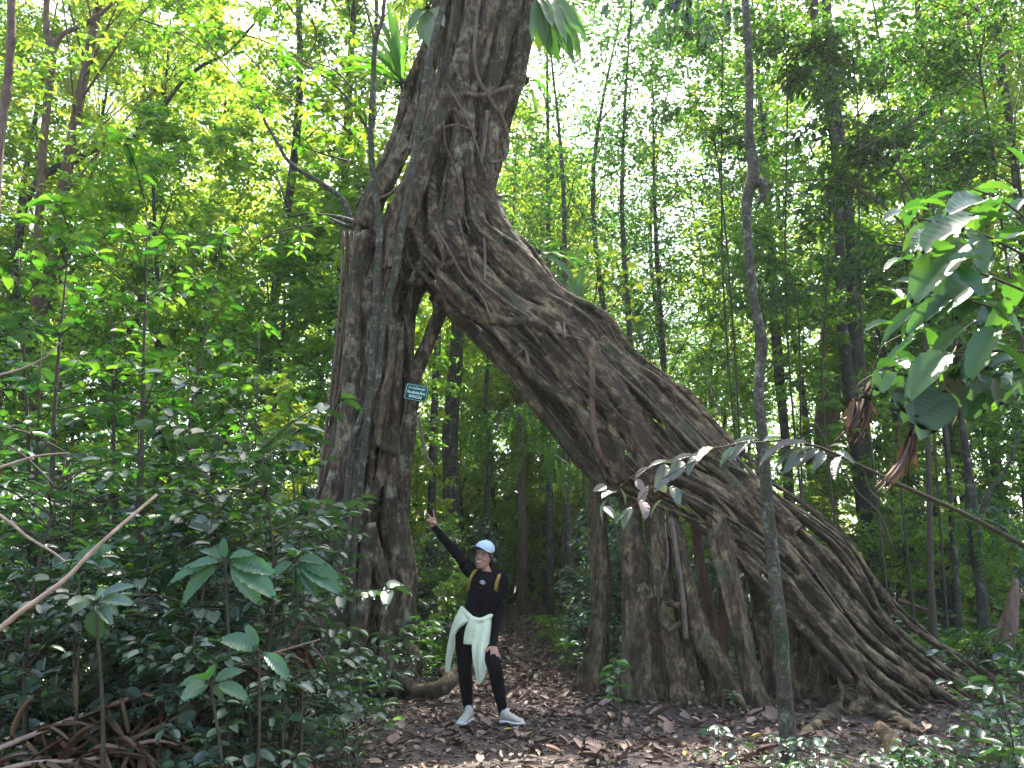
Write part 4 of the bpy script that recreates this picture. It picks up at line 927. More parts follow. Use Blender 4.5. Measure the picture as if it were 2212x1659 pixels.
protos = {
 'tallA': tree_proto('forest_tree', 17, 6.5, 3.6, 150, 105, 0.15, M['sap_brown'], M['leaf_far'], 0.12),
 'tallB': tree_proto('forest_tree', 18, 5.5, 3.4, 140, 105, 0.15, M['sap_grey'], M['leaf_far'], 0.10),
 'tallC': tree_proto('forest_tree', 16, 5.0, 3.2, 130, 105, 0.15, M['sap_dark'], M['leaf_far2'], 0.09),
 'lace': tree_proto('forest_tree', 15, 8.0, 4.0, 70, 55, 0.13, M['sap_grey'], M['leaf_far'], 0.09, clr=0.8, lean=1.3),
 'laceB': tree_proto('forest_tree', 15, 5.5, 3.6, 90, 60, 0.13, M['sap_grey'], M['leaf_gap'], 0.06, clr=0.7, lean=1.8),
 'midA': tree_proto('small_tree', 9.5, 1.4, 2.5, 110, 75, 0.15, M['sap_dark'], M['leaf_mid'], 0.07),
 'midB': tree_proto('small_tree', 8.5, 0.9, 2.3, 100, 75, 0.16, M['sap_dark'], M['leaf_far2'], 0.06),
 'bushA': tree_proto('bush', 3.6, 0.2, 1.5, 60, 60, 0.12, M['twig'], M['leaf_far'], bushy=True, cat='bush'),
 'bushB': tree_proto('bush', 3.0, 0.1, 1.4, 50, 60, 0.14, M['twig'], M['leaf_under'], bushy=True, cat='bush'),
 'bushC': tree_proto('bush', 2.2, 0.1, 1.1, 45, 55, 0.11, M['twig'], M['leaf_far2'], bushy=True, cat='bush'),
}
LB = {
 'ul': ('tall sunlit yellow-green tree in the canopy left of the fig', 'sunlit canopy trees left of the fig'),
 'ur': ('tall backlit green tree in the canopy right of the leaning trunk', 'backlit canopy trees right of the fig'),
 'gap': ('sparse lacy tree with white sky showing through its crown', 'lacy trees under the bright sky gap'),
 'arch': ('small leafy tree seen through the arch of the fig', 'small trees behind the fig arch'),
 'ml': ('bushy small tree in the green wall left of the upright leg', 'small trees in the green wall left of the fig'),
 'mr': ('bushy small tree in the green wall behind the slender grey trunk', 'small trees in the green wall right of the fig'),
 'bl': ('leafy bush in the shaded thicket left of the fig leg', 'thicket bushes left of the fig'),
 'ba': ('leafy bush beside the footpath seen beyond the woman', 'bushes along the footpath behind the fig arch'),
 'br': ('leafy bush on the rise beyond the foot of the leaning trunk', 'bushes beyond the leaning trunk'),
}
spots = []
rr = random.Random(4)
for i in range(15):
    px = -250 + i * 78 + rr.uniform(-35, 35); spots.append((px, rr.choice([17, 20, 23, 27, 31]) + rr.uniform(-1.5, 1.5), rr.choice(['tallA', 'tallB', 'tallB', 'tallC']), rr.uniform(.95, 1.35), 'ul'))
for i in range(12):
    px = 1740 + i * 66 + rr.uniform(-30, 30); spots.append((px, rr.choice([17, 19, 22, 26]) + rr.uniform(-1.5, 1.5), rr.choice(['tallA', 'tallB', 'tallC', 'tallC']), rr.uniform(.9, 1.25), 'ur'))
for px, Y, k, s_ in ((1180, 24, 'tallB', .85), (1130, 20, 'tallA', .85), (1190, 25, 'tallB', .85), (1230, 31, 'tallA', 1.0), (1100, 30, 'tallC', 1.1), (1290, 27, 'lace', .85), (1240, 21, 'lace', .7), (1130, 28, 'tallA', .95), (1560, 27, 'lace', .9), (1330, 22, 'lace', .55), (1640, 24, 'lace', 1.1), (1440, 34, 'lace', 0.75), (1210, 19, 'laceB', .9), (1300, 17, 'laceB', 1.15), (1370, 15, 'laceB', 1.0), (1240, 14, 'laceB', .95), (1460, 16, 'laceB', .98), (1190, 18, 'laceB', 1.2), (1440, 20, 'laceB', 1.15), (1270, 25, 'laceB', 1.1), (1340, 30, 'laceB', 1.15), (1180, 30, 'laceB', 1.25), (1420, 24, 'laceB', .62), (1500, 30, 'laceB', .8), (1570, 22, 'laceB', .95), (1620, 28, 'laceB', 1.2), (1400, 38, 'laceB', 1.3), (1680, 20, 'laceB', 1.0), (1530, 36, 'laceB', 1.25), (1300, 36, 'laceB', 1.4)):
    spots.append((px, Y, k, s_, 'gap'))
for px, Y, k, s_ in ((1010, 22, 'midA', .9), (1075, 24, 'midA', 1.0), (900, 24, 'midB', 1.1), (1120, 28, 'midA', 1.2), (1010, 27, 'midB', 1.1), (1430, 19, 'midA', .8)):
    spots.append((px, Y, k, s_, 'arch'))
for i in range(17):
    spots.append((-260 + i * 65 + rr.uniform(-20, 20), rr.uniform(12.5, 22), rr.choice(['midA', 'midB']), rr.uniform(.7, 1.05), 'ml'))
for i in range(14):
    spots.append((1500 + i * 70 + rr.uniform(-20, 20), rr.uniform(13.5, 24), rr.choice(['midA', 'midB', 'midA']), rr.uniform(.7, 1.0), 'mr'))
for i in range(46):
    px = -200 + (i % 23) * 42 + rr.uniform(-18, 18); Y = (9.5 + 2.0 * rr.random()) if i < 23 else 12 + 4 * rr.random()
    if px > 640 and Y < 10.6: Y += 2
    spots.append((px, Y, rr.choice(['bushA', 'bushB', 'bushC']), rr.uniform(.6, 1.0), 'bl'))
for i in range(40):
    px = rr.uniform(880, 1520); Y = rr.uniform(11.5, 24)
    if abs(X(px, Y) - path_x(Y)) < 1.9: px = CX + F * (path_x(Y) + (1.9 + rr.random()) * (1 if px > 1120 else -1)) / (Y * _c)
    spots.append((px, Y, rr.choice(['bushA', 'bushC', 'bushB']), rr.uniform(.6, .95), 'ba'))
for i in range(16): spots.append((rr.uniform(960, 1330), rr.uniform(26, 37), rr.choice(['bushA', 'bushB', 'bushA']), rr.uniform(1.0, 1.4), 'ba'))
for i in range(34):
    px = rr.uniform(1560, 2420); Y = rr.uniform(12.5, 25)
    spots.append((px, Y, rr.choice(['bushA', 'bushC', 'bushB']), rr.uniform(.55, .95), 'br'))
for i in range(9): spots.append((rr.uniform(1262, 1400), rr.uniform(10.6, 16), rr.choice(['bushB', 'bushB', 'bushC']), rr.uniform(.45, .7), 'ba'))
for i in range(10): spots.append((rr.uniform(840, 985), rr.uniform(10.6, 16), rr.choice(['bushB', 'bushB', 'bushC']), rr.uniform(.5, .75), 'ba'))
for i in range(22): spots.append((rr.uniform(900, 1400), rr.uniform(21, 36), rr.choice(['bushA', 'bushC', 'bushA']), rr.uniform(1.1, 1.7), 'ba'))
for i in range(8): spots.append((rr.uniform(900, 1400), rr.uniform(24, 33), 'tallB', rr.uniform(.5, .62), 'arch'))
place(protos, spots, LB, None)

# ------------------------------------------------------------------ named trunks, each a tree of its own
def trunk_tree(name, pts, w, Y, mat, label, cat='tree', leaves=None, sides=12, branches=()):
    Ys = Y if isinstance(Y, (list, tuple)) else [Y] * len(pts)
    W = [P(a, b, y) for (a, b), y in zip(pts, Ys)]
    ws = w if isinstance(w, (list, tuple)) else [w] * len(pts)
    rad = [0.5 * q * pxm(y) for q, y in zip(ws, Ys)]
    e = W[-1].copy(); g = float(gz(e[0], e[1]))
    if e[2] > g - 0.1:
        W.append(np.array([e[0] + (W[-1][0] - W[-2][0]) * .3, e[1], g - 0.15])); rad.append(rad[-1] * 1.15)
    else: W[-1][2] = g - 0.15
    t = W[0]; d = unit(W[0] - W[1])
    if t[2] > 3.5:
        W.insert(0, t + d * 2.5 + [0.1, 0.1, 0]); rad.insert(0, rad[0] * .75)
        W.insert(0, t + d * 5.0); rad.insert(0, rad[0] * .35)
    root = empty(name, (float(e[0]), float(e[1]), g), label, cat)
    m = MB(); m.tube(W, rad, sides, len(W) * 8, 0.045); m.build('trunk', mat, root)
    if t[2] > 3.5 and leaves is not False:
        br, lv = MB(), LV(); q = W[0]
        for i in range(7):
            c = q + rng.normal(0, 1.1, 3) * [1, 1, .6] - [0, 0, .5]
            br.tube([q - d * 1.2, (q + c) / 2, c], [rad[0], rad[0] * .6, .006], 5, 6)
            clump(lv, c, .7, 70, .13)
        br.build('branch', mat, root); lv.build('crown', T_TINY, M['leaf_mid'], root)
    for bp, bw, by in branches:
        b = MB(); px_tube(b, bp, bw, by, 7); b.build('branch', mat, root)
    return root
trunk_tree('slender_tree', [(1608,-40),(1616,100),(1620,200),(1619,300),(1628,372),(1614,430),(1613,480),(1617,540),(1625,610),(1634,680),(1647,745),(1641,800),(1640,870),(1648,945),(1655,1050),(1668,1200),(1685,1350),(1695,1500),(1704,1640),(1707,1700)],
   [18,19,20,21,30,26,21,20,20,21,25,22,22,23,25,27,29,31,34,38], [5.9]+[5.85]*5+[5.8]*6+[5.75]*4+[5.7,5.68,5.65,5.6], M['sap_grey'], 'slender mottled grey trunk standing alone in front of the leaning leg',
   branches=[([(1632,400),(1645,392),(1650,415),(1640,440)], [18,24,22,8], 5.8)])
trunk_tree('twin_tree', [(1755,-40),(1768,120),(1795,260),(1810,360),(1812,480),(1814,600),(1822,720),(1836,830),(1852,900),(1866,1000),(1880,1120),(1893,1220),(1906,1300),(1915,1390)],
   [20,20,21,22,23,24,25,28,38,40,42,44,46,52], 14.5, M['sap_dark'], 'twin-stemmed dark tree forking above the middle of the leaning trunk',
   branches=[([(1782,-40),(1795,150),(1815,300),(1828,400),(1836,520),(1842,650),(1850,760),(1853,860),(1856,920)], [24,24,24,23,24,25,26,28,20], 14.5)])
trunk_tree('brown_tree', [(1800,560),(1795,700),(1790,850),(1783,1000),(1778,1150),(1772,1290)], [40,44,50,56,60,64], 21, M['sap_brown'], 'stout reddish-brown trunk behind the twin-stemmed tree')
trunk_tree('thin_tree', [(1668,620),(1680,800),(1692,900),(1700,1000),(1706,1100),(1712,1250)], [16,19,20,22,24,26], 16, M['sap_grey'], 'thin grey trunk just right of the lone slender trunk')
trunk_tree('pale_tree', [(1980,-30),(1990,150),(1996,300),(2002,450),(2006,650),(2012,900),(2020,1150),(2030,1330)], [13,14,15,16,17,18,20,24], 17, M['sap_grey'], 'pale thin trunk between the twin-stemmed tree and the right edge')
trunk_tree('sapling', [(2062,700),(2075,880),(2090,1000),(2108,1130),(2118,1250),(2124,1350),(2128,1430)], [9,13,16,20,22,23,26], 10.5, M['sap_dark'], 'dark forked sapling near the right edge, above the ferny slope', branches=[([(2200,930),(2175,1010),(2140,1060),(2112,1130)], [6,8,10,14], 10.5), ([(2098,1000),(2088,1090),(2100,1200),(2116,1290)], [8,9,10,8], 10.6)])
trunk_tree('sapling', [(2040,880),(2048,1000),(2056,1120),(2066,1250),(2072,1360)], [8,10,12,13,15], 12, M['sap_dark'], 'thin straight sapling left of the forked one on the right slope')
trunk_tree('sapling', [(1935,330),(1952,430),(1984,520),(1995,600),(2000,750),(2003,900),(2008,1100),(2012,1290)], [4,6,8,9,10,11,12,14], 9.5, M['twig'], 'thin black-stemmed sapling with arching branches above the right slope', leaves=False,
   branches=[([(1700,395),(1780,388),(1850,405),(1920,455),(1985,520)], [3,4,5,6,7], 9.5), ([(1870,270),(1900,330),(1960,400),(1988,480)], [4,5,6,7], 9.5), ([(1870,530),(1930,530),(1990,545)], [3,4,5], 9.5), ([(2190,100),(2060,200),(1960,270),(1880,310),(1840,330)], [10,9,8,7,5], 9.6)])
trunk_tree('arch_tree', [(925,560),(938,640),(946,720),(942,800),(938,900),(935,1000),(930,1180)], [14,15,15,16,17,18,20], 15, M['sap_grey'], 'thin grey trunk seen through the arch beside the name board')
trunk_tree('arch_tree', [(985,560),(990,680),(986,760),(978,860),(972,960),(975,1060),(972,1200)], [30,32,33,35,36,38,42], 19, M['sap_grey'], 'thick pale trunk seen through the top of the arch')
trunk_tree('arch_tree', [(1056,640),(1056,760),(1050,860),(1060,960),(1050,1100),(1052,1200)], [9,10,10,11,12,14], 16, M['sap_dark'], 'dark thin trunk in the middle of the arch')
trunk_tree('canopy_tree', [(26,-30),(24,80),(14,200),(4,260),(-10,420),(-16,700),(-10,1000),(0,1250)], [20,20,20,22,24,26,30,34], 13, M['sap_brown'], 'dark brown trunk cut by the left edge of the picture')
trunk_tree('canopy_tree', [(104,-30),(100,60),(112,110),(105,200),(92,330),(86,450),(80,600),(78,800),(75,1000),(70,1250)], [14,16,22,18,18,20,22,24,26,30], 16, M['sap_brown'], 'forked brown trunk in the upper left with one limb rising right',
   branches=[([(112,110),(135,75),(165,60),(195,45),(240,10),(280,-40)], [16,12,12,13,9,6], 16)])
trunk_tree('leaning_tree', [(560,40),(490,115),(440,140),(395,175),(360,220),(334,250),(310,280),(281,298),(229,312),(190,330),(158,348),(110,368),(62,420),(40,520),(30,700),(20,950),(15,1230)], [6,7,9,10,11,12,13,14,15,15,16,17,18,19,20,24,28], 17, M['sap_grey'], 'pale curved bough sweeping through the sunlit upper-left foliage', leaves=False)
trunk_tree('arching_tree', [(470,120),(555,228),(575,268),(598,306),(620,345),(650,370),(703,402),(745,440),(770,560),(765,800),(755,1100),(750,1250)], [3,5,7,8,9,10,12,14,16,18,22,24], 11.5, M['sap_grey'], 'slim grey branch arching left from behind the upright fig leg', leaves=False)
# poles in front of the fig
trunk_tree('pole_sapling', [(834,-40),(826,40),(811,92),(806,180),(801,281),(805,375),(815,440),(820,500),(816,560),(813,640),(806,740),(800,820),(792,920),(780,1030),(768,1120),(760,1250),(765,1400),(770,1480)], [9,10,12,13,14,14,16,16,15,15,14,14,14,14,15,16,18,22], [8.0]*14+[8.1]*4, M['sap_grey'], 'thin grey forked sapling rising in front of the upright fig leg', leaves=False,
   branches=[([(780,-40),(786,0),(800,50),(811,92)], [5,6,7,9], 8.0), ([(640,130),(691,160),(735,196),(770,240),(801,292)], [3,5,6,7,9], 8.0)])
trunk_tree('leaning_pole', [(967,-60),(960,0),(946,50),(932,110),(921,172),(911,230),(903,281),(891,359),(879,437),(867,500),(860,553),(850,605),(832,670),(822,740),(812,830),(790,885),(768,935),(757,1000),(750,1080),(735,1180),(722,1280),(715,1420)], [14,15,16,17,17,17,17,17,17,17,18,18,18,18,17,17,17,17,18,20,22,26], [8.05]*22, M['sap_grey'], 'leaning mottled green-grey pole crossing the fig trunk', leaves=False)

# ------------------------------------------------------------------ ground cover and litter (nobody could count them)
def litter():
    st = np.random.RandomState(9); lv = LV()
    n = 26000
    Y = 3.2 + 11 * st.rand(n) ** 1.3; x = (st.uniform(-.85, .85, n)) * (Y + 1)
    n2 = 9000; Y2 = st.uniform(6, 30, n2); x2 = np.array([path_x(v) for v in Y2]) + st.normal(0, .8, n2)
    n3 = 9000; Y3 = st.uniform(10, 22, n3); x3 = st.uniform(2, 14, n3)
    Y = np.concatenate([Y, Y2, Y3]); x = np.concatenate([x, x2, x3]); N_ = len(Y)
    z = gz(x, Y) + 0.012 + st.rand(N_) * 0.03
    a = st.rand(N_) * 6.28; d = np.stack([np.cos(a), np.sin(a), st.normal(0, .22, N_)], 1)
    u = np.stack([st.normal(0, .35, N_), st.normal(0, .35, N_), np.ones(N_)], 1)
    L_ = st.gamma(2.6, .017, N_) + .018
    lv.extend(np.stack([x, Y, z], 1), d, u, L_, L_ * st.uniform(.35, .55, N_))
    tag(lv.build('leaf_litter', T_CURL, M['litter']), 'brown carpet of fallen leaves covering the path and ground', 'leaf litter', kind='stuff')
litter()
def twigs():
    st = np.random.RandomState(44); m = MB()
    for i in range(420):
        y = st.uniform(4.3, 12); x = st.uniform(-.35, .6) * y; a = st.rand() * 6.28; l = st.gamma(3, .06) + .05
        p0 = np.array([x, y, float(gz(x, y)) + .035]); d = np.array([math.cos(a), math.sin(a), st.normal(0, .08)]); q = p0 + d * l / 2 + st.normal(0, .02, 3) * [1, 1, .2]
        m.tube([p0, q, p0 + d * l], [.0035 + .003 * st.rand(), .003, .0015], 5, 6)
    tag(m.build('twig_litter', M['vine']), 'thin fallen twigs strewn over the brown leaf carpet', 'twigs', kind='stuff')
twigs()
def cover():
    st = np.random.RandomState(19); lv = LV(); lv2 = LV()
    n = 5200; Y = 5.0 + 24 * st.rand(n) ** 1.2; x = st.uniform(-.8, .85, n) * (Y + 1)
    for X_, Y_ in zip(x, Y):
        if abs(X_ - path_x(Y_)) < path_w(Y_) + .15: continue
        if -1.2 < X_ < 5.5 and 5.0 < Y_ < 9.3: continue
        if Y_ < 6 and X_ > -1.5 and X_ < 2.4: continue
        z = float(gz(X_, Y_)); h = st.uniform(.08, .38); m = st.randint(5, 10); a0 = st.rand() * 6.28
        for k in range(m):
            a = a0 + k * 2.4; d = np.array([math.cos(a), math.sin(a), st.uniform(-.15, .35)])
            l = st.uniform(.07, .16)
            (lv if st.rand() < .7 else lv2).add((X_ + .03 * math.cos(a), Y_ + .03 * math.sin(a), z + h * (.55 + .45 * k / m)), d, (st.normal(0, .25), st.normal(0, .25), 1), l, l * .42)
    tag(lv.build('ground_cover', T_MID, M['leaf_under']), 'low dark green seedlings and creepers carpeting the forest floor', 'ground cover', kind='stuff')
    tag(lv2.build('ground_cover', T_MID, M['leaf_mid']), 'low bright green seedlings dotted through the forest floor', 'ground cover', kind='stuff')
cover()

# ------------------------------------------------------------------ haze in the forest air
HAZE = 0.0006
m, N, L = newmat('forest_haze'); v = N.new('ShaderNodeVolumePrincipled'); v.inputs['Color'].default_value = (0.9, 0.95, 0.9, 1); v.inputs['Density'].default_value = HAZE; v.inputs['Anisotropy'].default_value = 0.3
o_ = N.new('ShaderNodeOutputMaterial'); L.new(v.outputs[0], o_.inputs['Volume'])
mb = MB(); mb.box((0, 40, 20), (95, 105, 22.5)); hz = mb.build('haze', m, smooth=False); tag(hz, 'thin pale haze in the forest air', 'haze', kind='stuff')
# ------------------------------------------------------------------ leafy plants
class Plant:
    def __init__(s, name, base, label, cat='plant', group=None):
        s.root = empty(name, base, label, cat, group); s.st = MB(); s.lv = LV()
    def stem(s, W, r, sides=6): s.st.tube(W, r, sides, max(6, len(W) * 4), 0.03)
    def branch(s, W, r0, L, n=None, wr=0.42, droop=0.25, spread=0.9, start=0.15, tip=True, var=0.25, up=0.35):
        W = np.asarray(W, float); s.stem(W, np.linspace(r0, r0 * .35, len(W)), 5)
        m = 40; C = catmull(W, m); T = np.gradient(C, axis=0); T /= np.linalg.norm(T, axis=1)[:, None]
        length = np.sum(np.linalg.norm(np.diff(C, axis=0), axis=1))
        n = n or max(4, int(length / (L * .38)))
        for k in range(n):
            t = start + (1 - start) * (k + .5) / n; i = min(m - 1, int(t * m)); sgn = 1 if k % 2 else -1
            sd_ = unit(np.cross(T[i], [0, 0, 1])) * sgn
            d = unit(T[i] * rng.uniform(.3, .8) + sd_ * spread + [0, 0, -droop * rng.uniform(.2, 1.8)] + rng.normal(0, .18, 3))
            l = L * rng.uniform(1 - var, 1 + var); b = C[i] + d * .012
            s.lv.add(b, d, rng.normal(0, up, 3) + [0, 0, 1], l, l * wr * rng.uniform(.85, 1.15))
        if tip: s.lv.add(C[-1], unit(T[-1] + [0, 0, -droop]), rng.normal(0, .3, 3) + [0, 0, 1], L, L * wr)
    def whorl(s, c, n, L, wr=0.36, lift=0.1, axis=None, var=0.25):
        a0 = rng.uniform(0, 6.28)
        for k in range(n):
            a = a0 + 2 * math.pi * k / n + rng.normal(0, .2)
            d = unit([math.cos(a), math.sin(a), lift + rng.normal(0, .25)]); l = L * rng.uniform(1 - var, 1 + var)
            s.lv.add(c + d * .01 + [0, 0, rng.uniform(-.02, .02)], d, rng.normal(0, .25, 3) + [0, 0, 1], l, l * wr)
    def leaf(s, p0, p1, w, up=(0, -.35, 1)):
        p0, p1 = np.asarray(p0), np.asarray(p1); l = np.linalg.norm(p1 - p0)
        s.lv.add(p0, (p1 - p0) / l, np.array(up, float) + rng.normal(0, .12, 3), l, w * l)
    def done(s, tpl=T_LEAF, leaf='leaf_under', stem='twig', lname='leaves'):
        if s.st.V: s.st.build('stem', M[stem], s.root)
        if s.lv.b: s.lv.build(lname, tpl, M[leaf], s.root)
        return s.root
def ground_at(px, Y):
    x = X(px, Y); return np.array([x, Y, float(gz(x, Y))])
def rand_shrub(name, base, h, L, label, group, nb=6, whorl=False, leaf='leaf_under', wr=.42, sp=.55, tpl=T_LEAF, top=None):
    p = Plant(name, base, label, 'shrub' if h < 2 else 'sapling', group)
    base = np.array(base, float); top = base + [rng.uniform(-.12, .12) * h, rng.uniform(-.12, .12) * h, h] if top is None else np.array(top)
    mid = (base + top) / 2 + rng.normal(0, .04 * h, 3)
    W = [base - [0, 0, .05], mid, top]; C = catmull(W, 30); p.stem(W, [.006 + .006 * h, .005 + .003 * h, .003])
    for i in range(nb):
        t = rng.uniform(.3, .98) if i else 1.0; b = C[int(t * 29)]; a = rng.uniform(0, 6.28); ln = sp * h * rng.uniform(.35, 1) * (1.1 - t * .6)
        e = b + np.array([math.cos(a), math.sin(a), rng.uniform(.1, .7)]) * ln; q = (b + e) / 2 + [0, 0, .08 * ln]
        if whorl:
            p.stem([b, q, e], [.005, .004, .003], 5); p.whorl(e, rng.randint(5, 8), L); p.whorl(q, 3, L * .8)
        else: p.branch([b, q, e], .005, L, wr=wr)
    return p.done(tpl, leaf)

# ---- tall saplings left of the fig
descr = ['with broad bright leaves', 'with leaves whorled at the branch ends', 'with slim drooping leaves']
SAPL = ['tall sapling with whorled bright leaves, its top nearest the picture\'s left centre', 'whorled bright-leaved sapling, second tall one from the left edge', 'tall sapling with drooping bright leaves at the left edge', 'sapling whose leafy top stands left below the bare side branch',
 'mid-height bright-leaved sapling between the two tallest left saplings', 'darker whorled-leaf sapling above the large ribbed leaves', 'slim sapling with bright leaves left of the upright fig leg', 'dark broad-leaved sapling above the peeled stick', 'dark whorled sapling touching the outer roots of the upright fig leg',
 'dark whorled sapling cut by the left edge', 'short dark sapling right above the peeled stick tip', 'short bright sapling behind the large ribbed leaves']
k = 0
for px, Y, tp, L, wh, lf in ((318, 5.0, 455, .16, True, 'leaf_sap'), (150, 4.8, 500, .17, True, 'leaf_sap'), (40, 5.2, 540, .16, False, 'leaf_sap'), (470, 6.2, 560, .15, False, 'leaf_sap'),
        (240, 5.6, 640, .15, False, 'leaf_sap'), (400, 5.4, 760, .15, True, 'leaf_under'), (560, 6.8, 700, .14, False, 'leaf_sap'), (90, 5.0, 740, .18, False, 'leaf_under'), (620, 7.4, 860, .13, True, 'leaf_under'),
        (-40, 4.6, 660, .18, True, 'leaf_under'), (300, 5.2, 900, .16, False, 'leaf_under'), (520, 6.0, 900, .14, False, 'leaf_sap')):
    b = ground_at(px + (k % 3 - 1) * 12, Y); t = P(px, tp, Y)
    names_ = ('the leftmost', 'the second', 'the third')
    rand_shrub('sapling', b, float(t[2] - b[2]), L, SAPL[k],
               'tall saplings left of the fig', nb=15, whorl=wh, leaf=lf, sp=.30, top=t)
    k += 1

# ---- understorey trees on the right with middle-sized leaves
for px, py, Y, rad, n, lab in ((1700, 130, 10.6, .95, 16, 'behind the top of the lone slender trunk'), (1850, 180, 10.2, 1.1, 20, 'in front of the twin-stemmed tree'), (1990, 300, 10.4, 1.1, 20, 'above the black-stemmed sapling'),
        (2110, 110, 7.2, .9, 16, 'in the upper right corner'), (1790, 420, 11.0, .95, 16, 'beside the knobby bend of the lone slender trunk'), (1960, 600, 10.8, .95, 16, 'above the dangling dead leaves'), (1720, 640, 11.2, .85, 12, 'low beside the lone slender trunk'),
        (2190, 330, 6.8, .8, 12, 'at the right edge above the large shiny leaves'), (1560, 60, 11.0, .9, 12, 'left of the top of the lone slender trunk'), (1540, 280, 11.2, .6, 7, 'left of the knobby bend, against the white sky')):
    b = ground_at(px + (rng.uniform(20, 90) if Y > 9 else 330), Y + .4); c0 = P(px, py, Y)
    p = Plant('understorey_tree', b, 'leafy understorey tree ' + lab, 'tree', 'understorey trees on the right')
    mid = (b + c0) / 2 + [rng.uniform(-.2, .2), .2, .3]
    p.stem([b - [0, 0, .1], mid, c0, c0 + [rng.uniform(-.3, .3), 0, rad]], [.02, .015, .01, .005])
    for i in range(n):
        a = rng.uniform(0, 6.28); s0 = c0 + [0, 0, rng.uniform(-.6, .6) * rad]; e = s0 + np.array([math.cos(a) * rad, math.sin(a) * rad * .8, rng.uniform(-.15, .45) * rad]) * rng.uniform(.7, 1.3)
        m_ = (s0 + e) / 2 + [0, 0, .1]
        p.branch([s0, m_, e], .008, .18 if Y > 9 else .12, wr=.45, droop=.4)
        for j in range(3):
            q = m_ + (e - m_) * rng.uniform(0, .8); f = q + rng.normal(0, .3, 3) * [1, 1, .5]; p.branch([q, (q + f) / 2 + [0, 0, .03], f], .004, .165 if Y > 9 else .11, wr=.45, droop=.4)
    p.done(T_MID, 'leaf_sap')

# ---- leafy sprays over the upper left
for (pts, Y, lab, L) in (([(470,60),(560,85),(640,120),(700,165)], 7.5, 'overhanging sprig of whorled leaves crossing the pale gap in the upper left', .15), ([(300,40),(380,70),(450,110),(520,150)], 7.8, 'dark leafy twig high in the upper left', .13),
        ([(760,290),(700,240),(640,215),(560,185)], 7.9, 'leafy twig hanging left of the thin forked sapling', .15), ([(770,200),(720,150),(660,130)], 7.9, 'upper leafy twig beside the thin forked sapling', .14), ([(760,350),(690,330),(620,300)], 8.2, 'lower leafy twig left of the fig trunk', .14),
        ([(720,480),(650,490),(580,510),(520,560)], 7.6, 'drooping leafy twig under the bare side branch', .13)):
    W = [P(a, b, Y + .1 * i) for i, (a, b) in enumerate(pts)]
    p = Plant('leafy_twig', W[0], lab, 'twig')
    p.stem(W, [.012, .009, .006, .004][:len(W)])
    for i, w in enumerate(W):
        for j in range(3):
            e = w + rng.normal(0, .22, 3) * [1, .8, .8]; p.stem([w, (w + e) / 2, e], [.004, .003, .002], 5); p.whorl(e, 6, L, wr=.34, lift=-.15)
    p.done(T_LEAF, 'leaf_mid')
# dark leaves against the sky in the top right of the fig
p = Plant('leafy_branch', P(1500, -60, 6.8), 'dark drooping leafy branch silhouetted against the white sky gap', 'branch')
for e in ((1310, 10), (1360, 60), (1400, 20), (1440, 90), (1480, 40), (1530, 80), (1350, -20), (1420, 60), (1580, 30), (1460, 0)):
    s0 = P(1500, -80, 6.8); t = P(e[0], e[1], 6.8 + rng.uniform(-.3, .3)); p.branch([s0, (s0 + t) / 2 + [0, 0, .2], t], .008, .14, n=12, start=.35, droop=.8, wr=.45)
p.done(T_LEAF, 'leaf_dark')
# fresh sprig beyond the leaning trunk
p = Plant('leafy_branch', P(1390, 760, 9.9), 'fresh green sprig of paired leaves standing behind the leaning trunk', 'branch')
W = [P(1400, 800, 9.9), P(1375, 690, 9.9), P(1330, 620, 9.8), P(1290, 560, 9.8)]; p.branch(W, .014, .17, n=10, start=.35, wr=.45, droop=.1)
for e in ((1270, 530), (1320, 545), (1370, 560), (1420, 600), (1250, 590)):
    t = P(*e, 9.8); p.branch([W[2], (W[2] + t) / 2, t], .006, .17, n=6, wr=.45, droop=.1)
p.done(T_LEAF, 'leaf_yellow', 'greenstem')

# ---- nest ferns perched on the fig
def nest(c, Y, ends, label, wr=.085, w0=.05):
    p = Plant('nest_fern', P(*c, Y), label, 'fern')
    b = P(*c, Y); m = MB()
    for i in range(30): d = rv() * [1, 1, .7] * rng.uniform(.05, .16); m.tube([b, b + d * .6, b + d + [0, 0, -.03]], [.012, .008, .003], 4, 5)
    m.build('root_ball', M['sap_dark'], p.root)
    V, Fs, UV = [], [], []; n0 = 0
    for (x1, y1, sag, dy) in ends:
        e = P(x1, y1, Y + dy); m_ = (b + e) / 2 + [0, 0, sag]
        C = catmull([b, m_, e], 14); T = np.gradient(C, axis=0); T /= np.linalg.norm(T, axis=1)[:, None]
        L_ = np.sum(np.linalg.norm(np.diff(C, axis=0), axis=1)); tw = rng.uniform(-.6, .6)
        for i in range(14):
            t = i / 13; w = wr * L_ * (min(1, .15 + t * 3) * min(1, (1 - t) * 4 + .02)) * .5
            s_ = unit(np.cross(T[i], [0.2 * tw, -.5, 1])); s_ = unit(s_ * math.cos(tw) + np.cross(T[i], s_) * math.sin(tw)); n_ = np.cross(s_, T[i])
            for u in (-1, 0, 1):
                V.append(C[i] + s_ * u * w + n_ * (abs(u) * w * .3 + .012 * math.sin(i * 2.1 + u) * abs(u))); UV.append((u, t))
        for i in range(13):
            for q in range(2): a = n0 + i * 3 + q; Fs.append((a, a + 3, a + 4, a + 1))
        n0 += 42
    V = np.array(V) - b
    o = bpy.data.objects.new('frond', mesh_from('frond', V, Fs, True, UV)); o.data.materials.append(M['leaf_strap']); link(o, p.root)
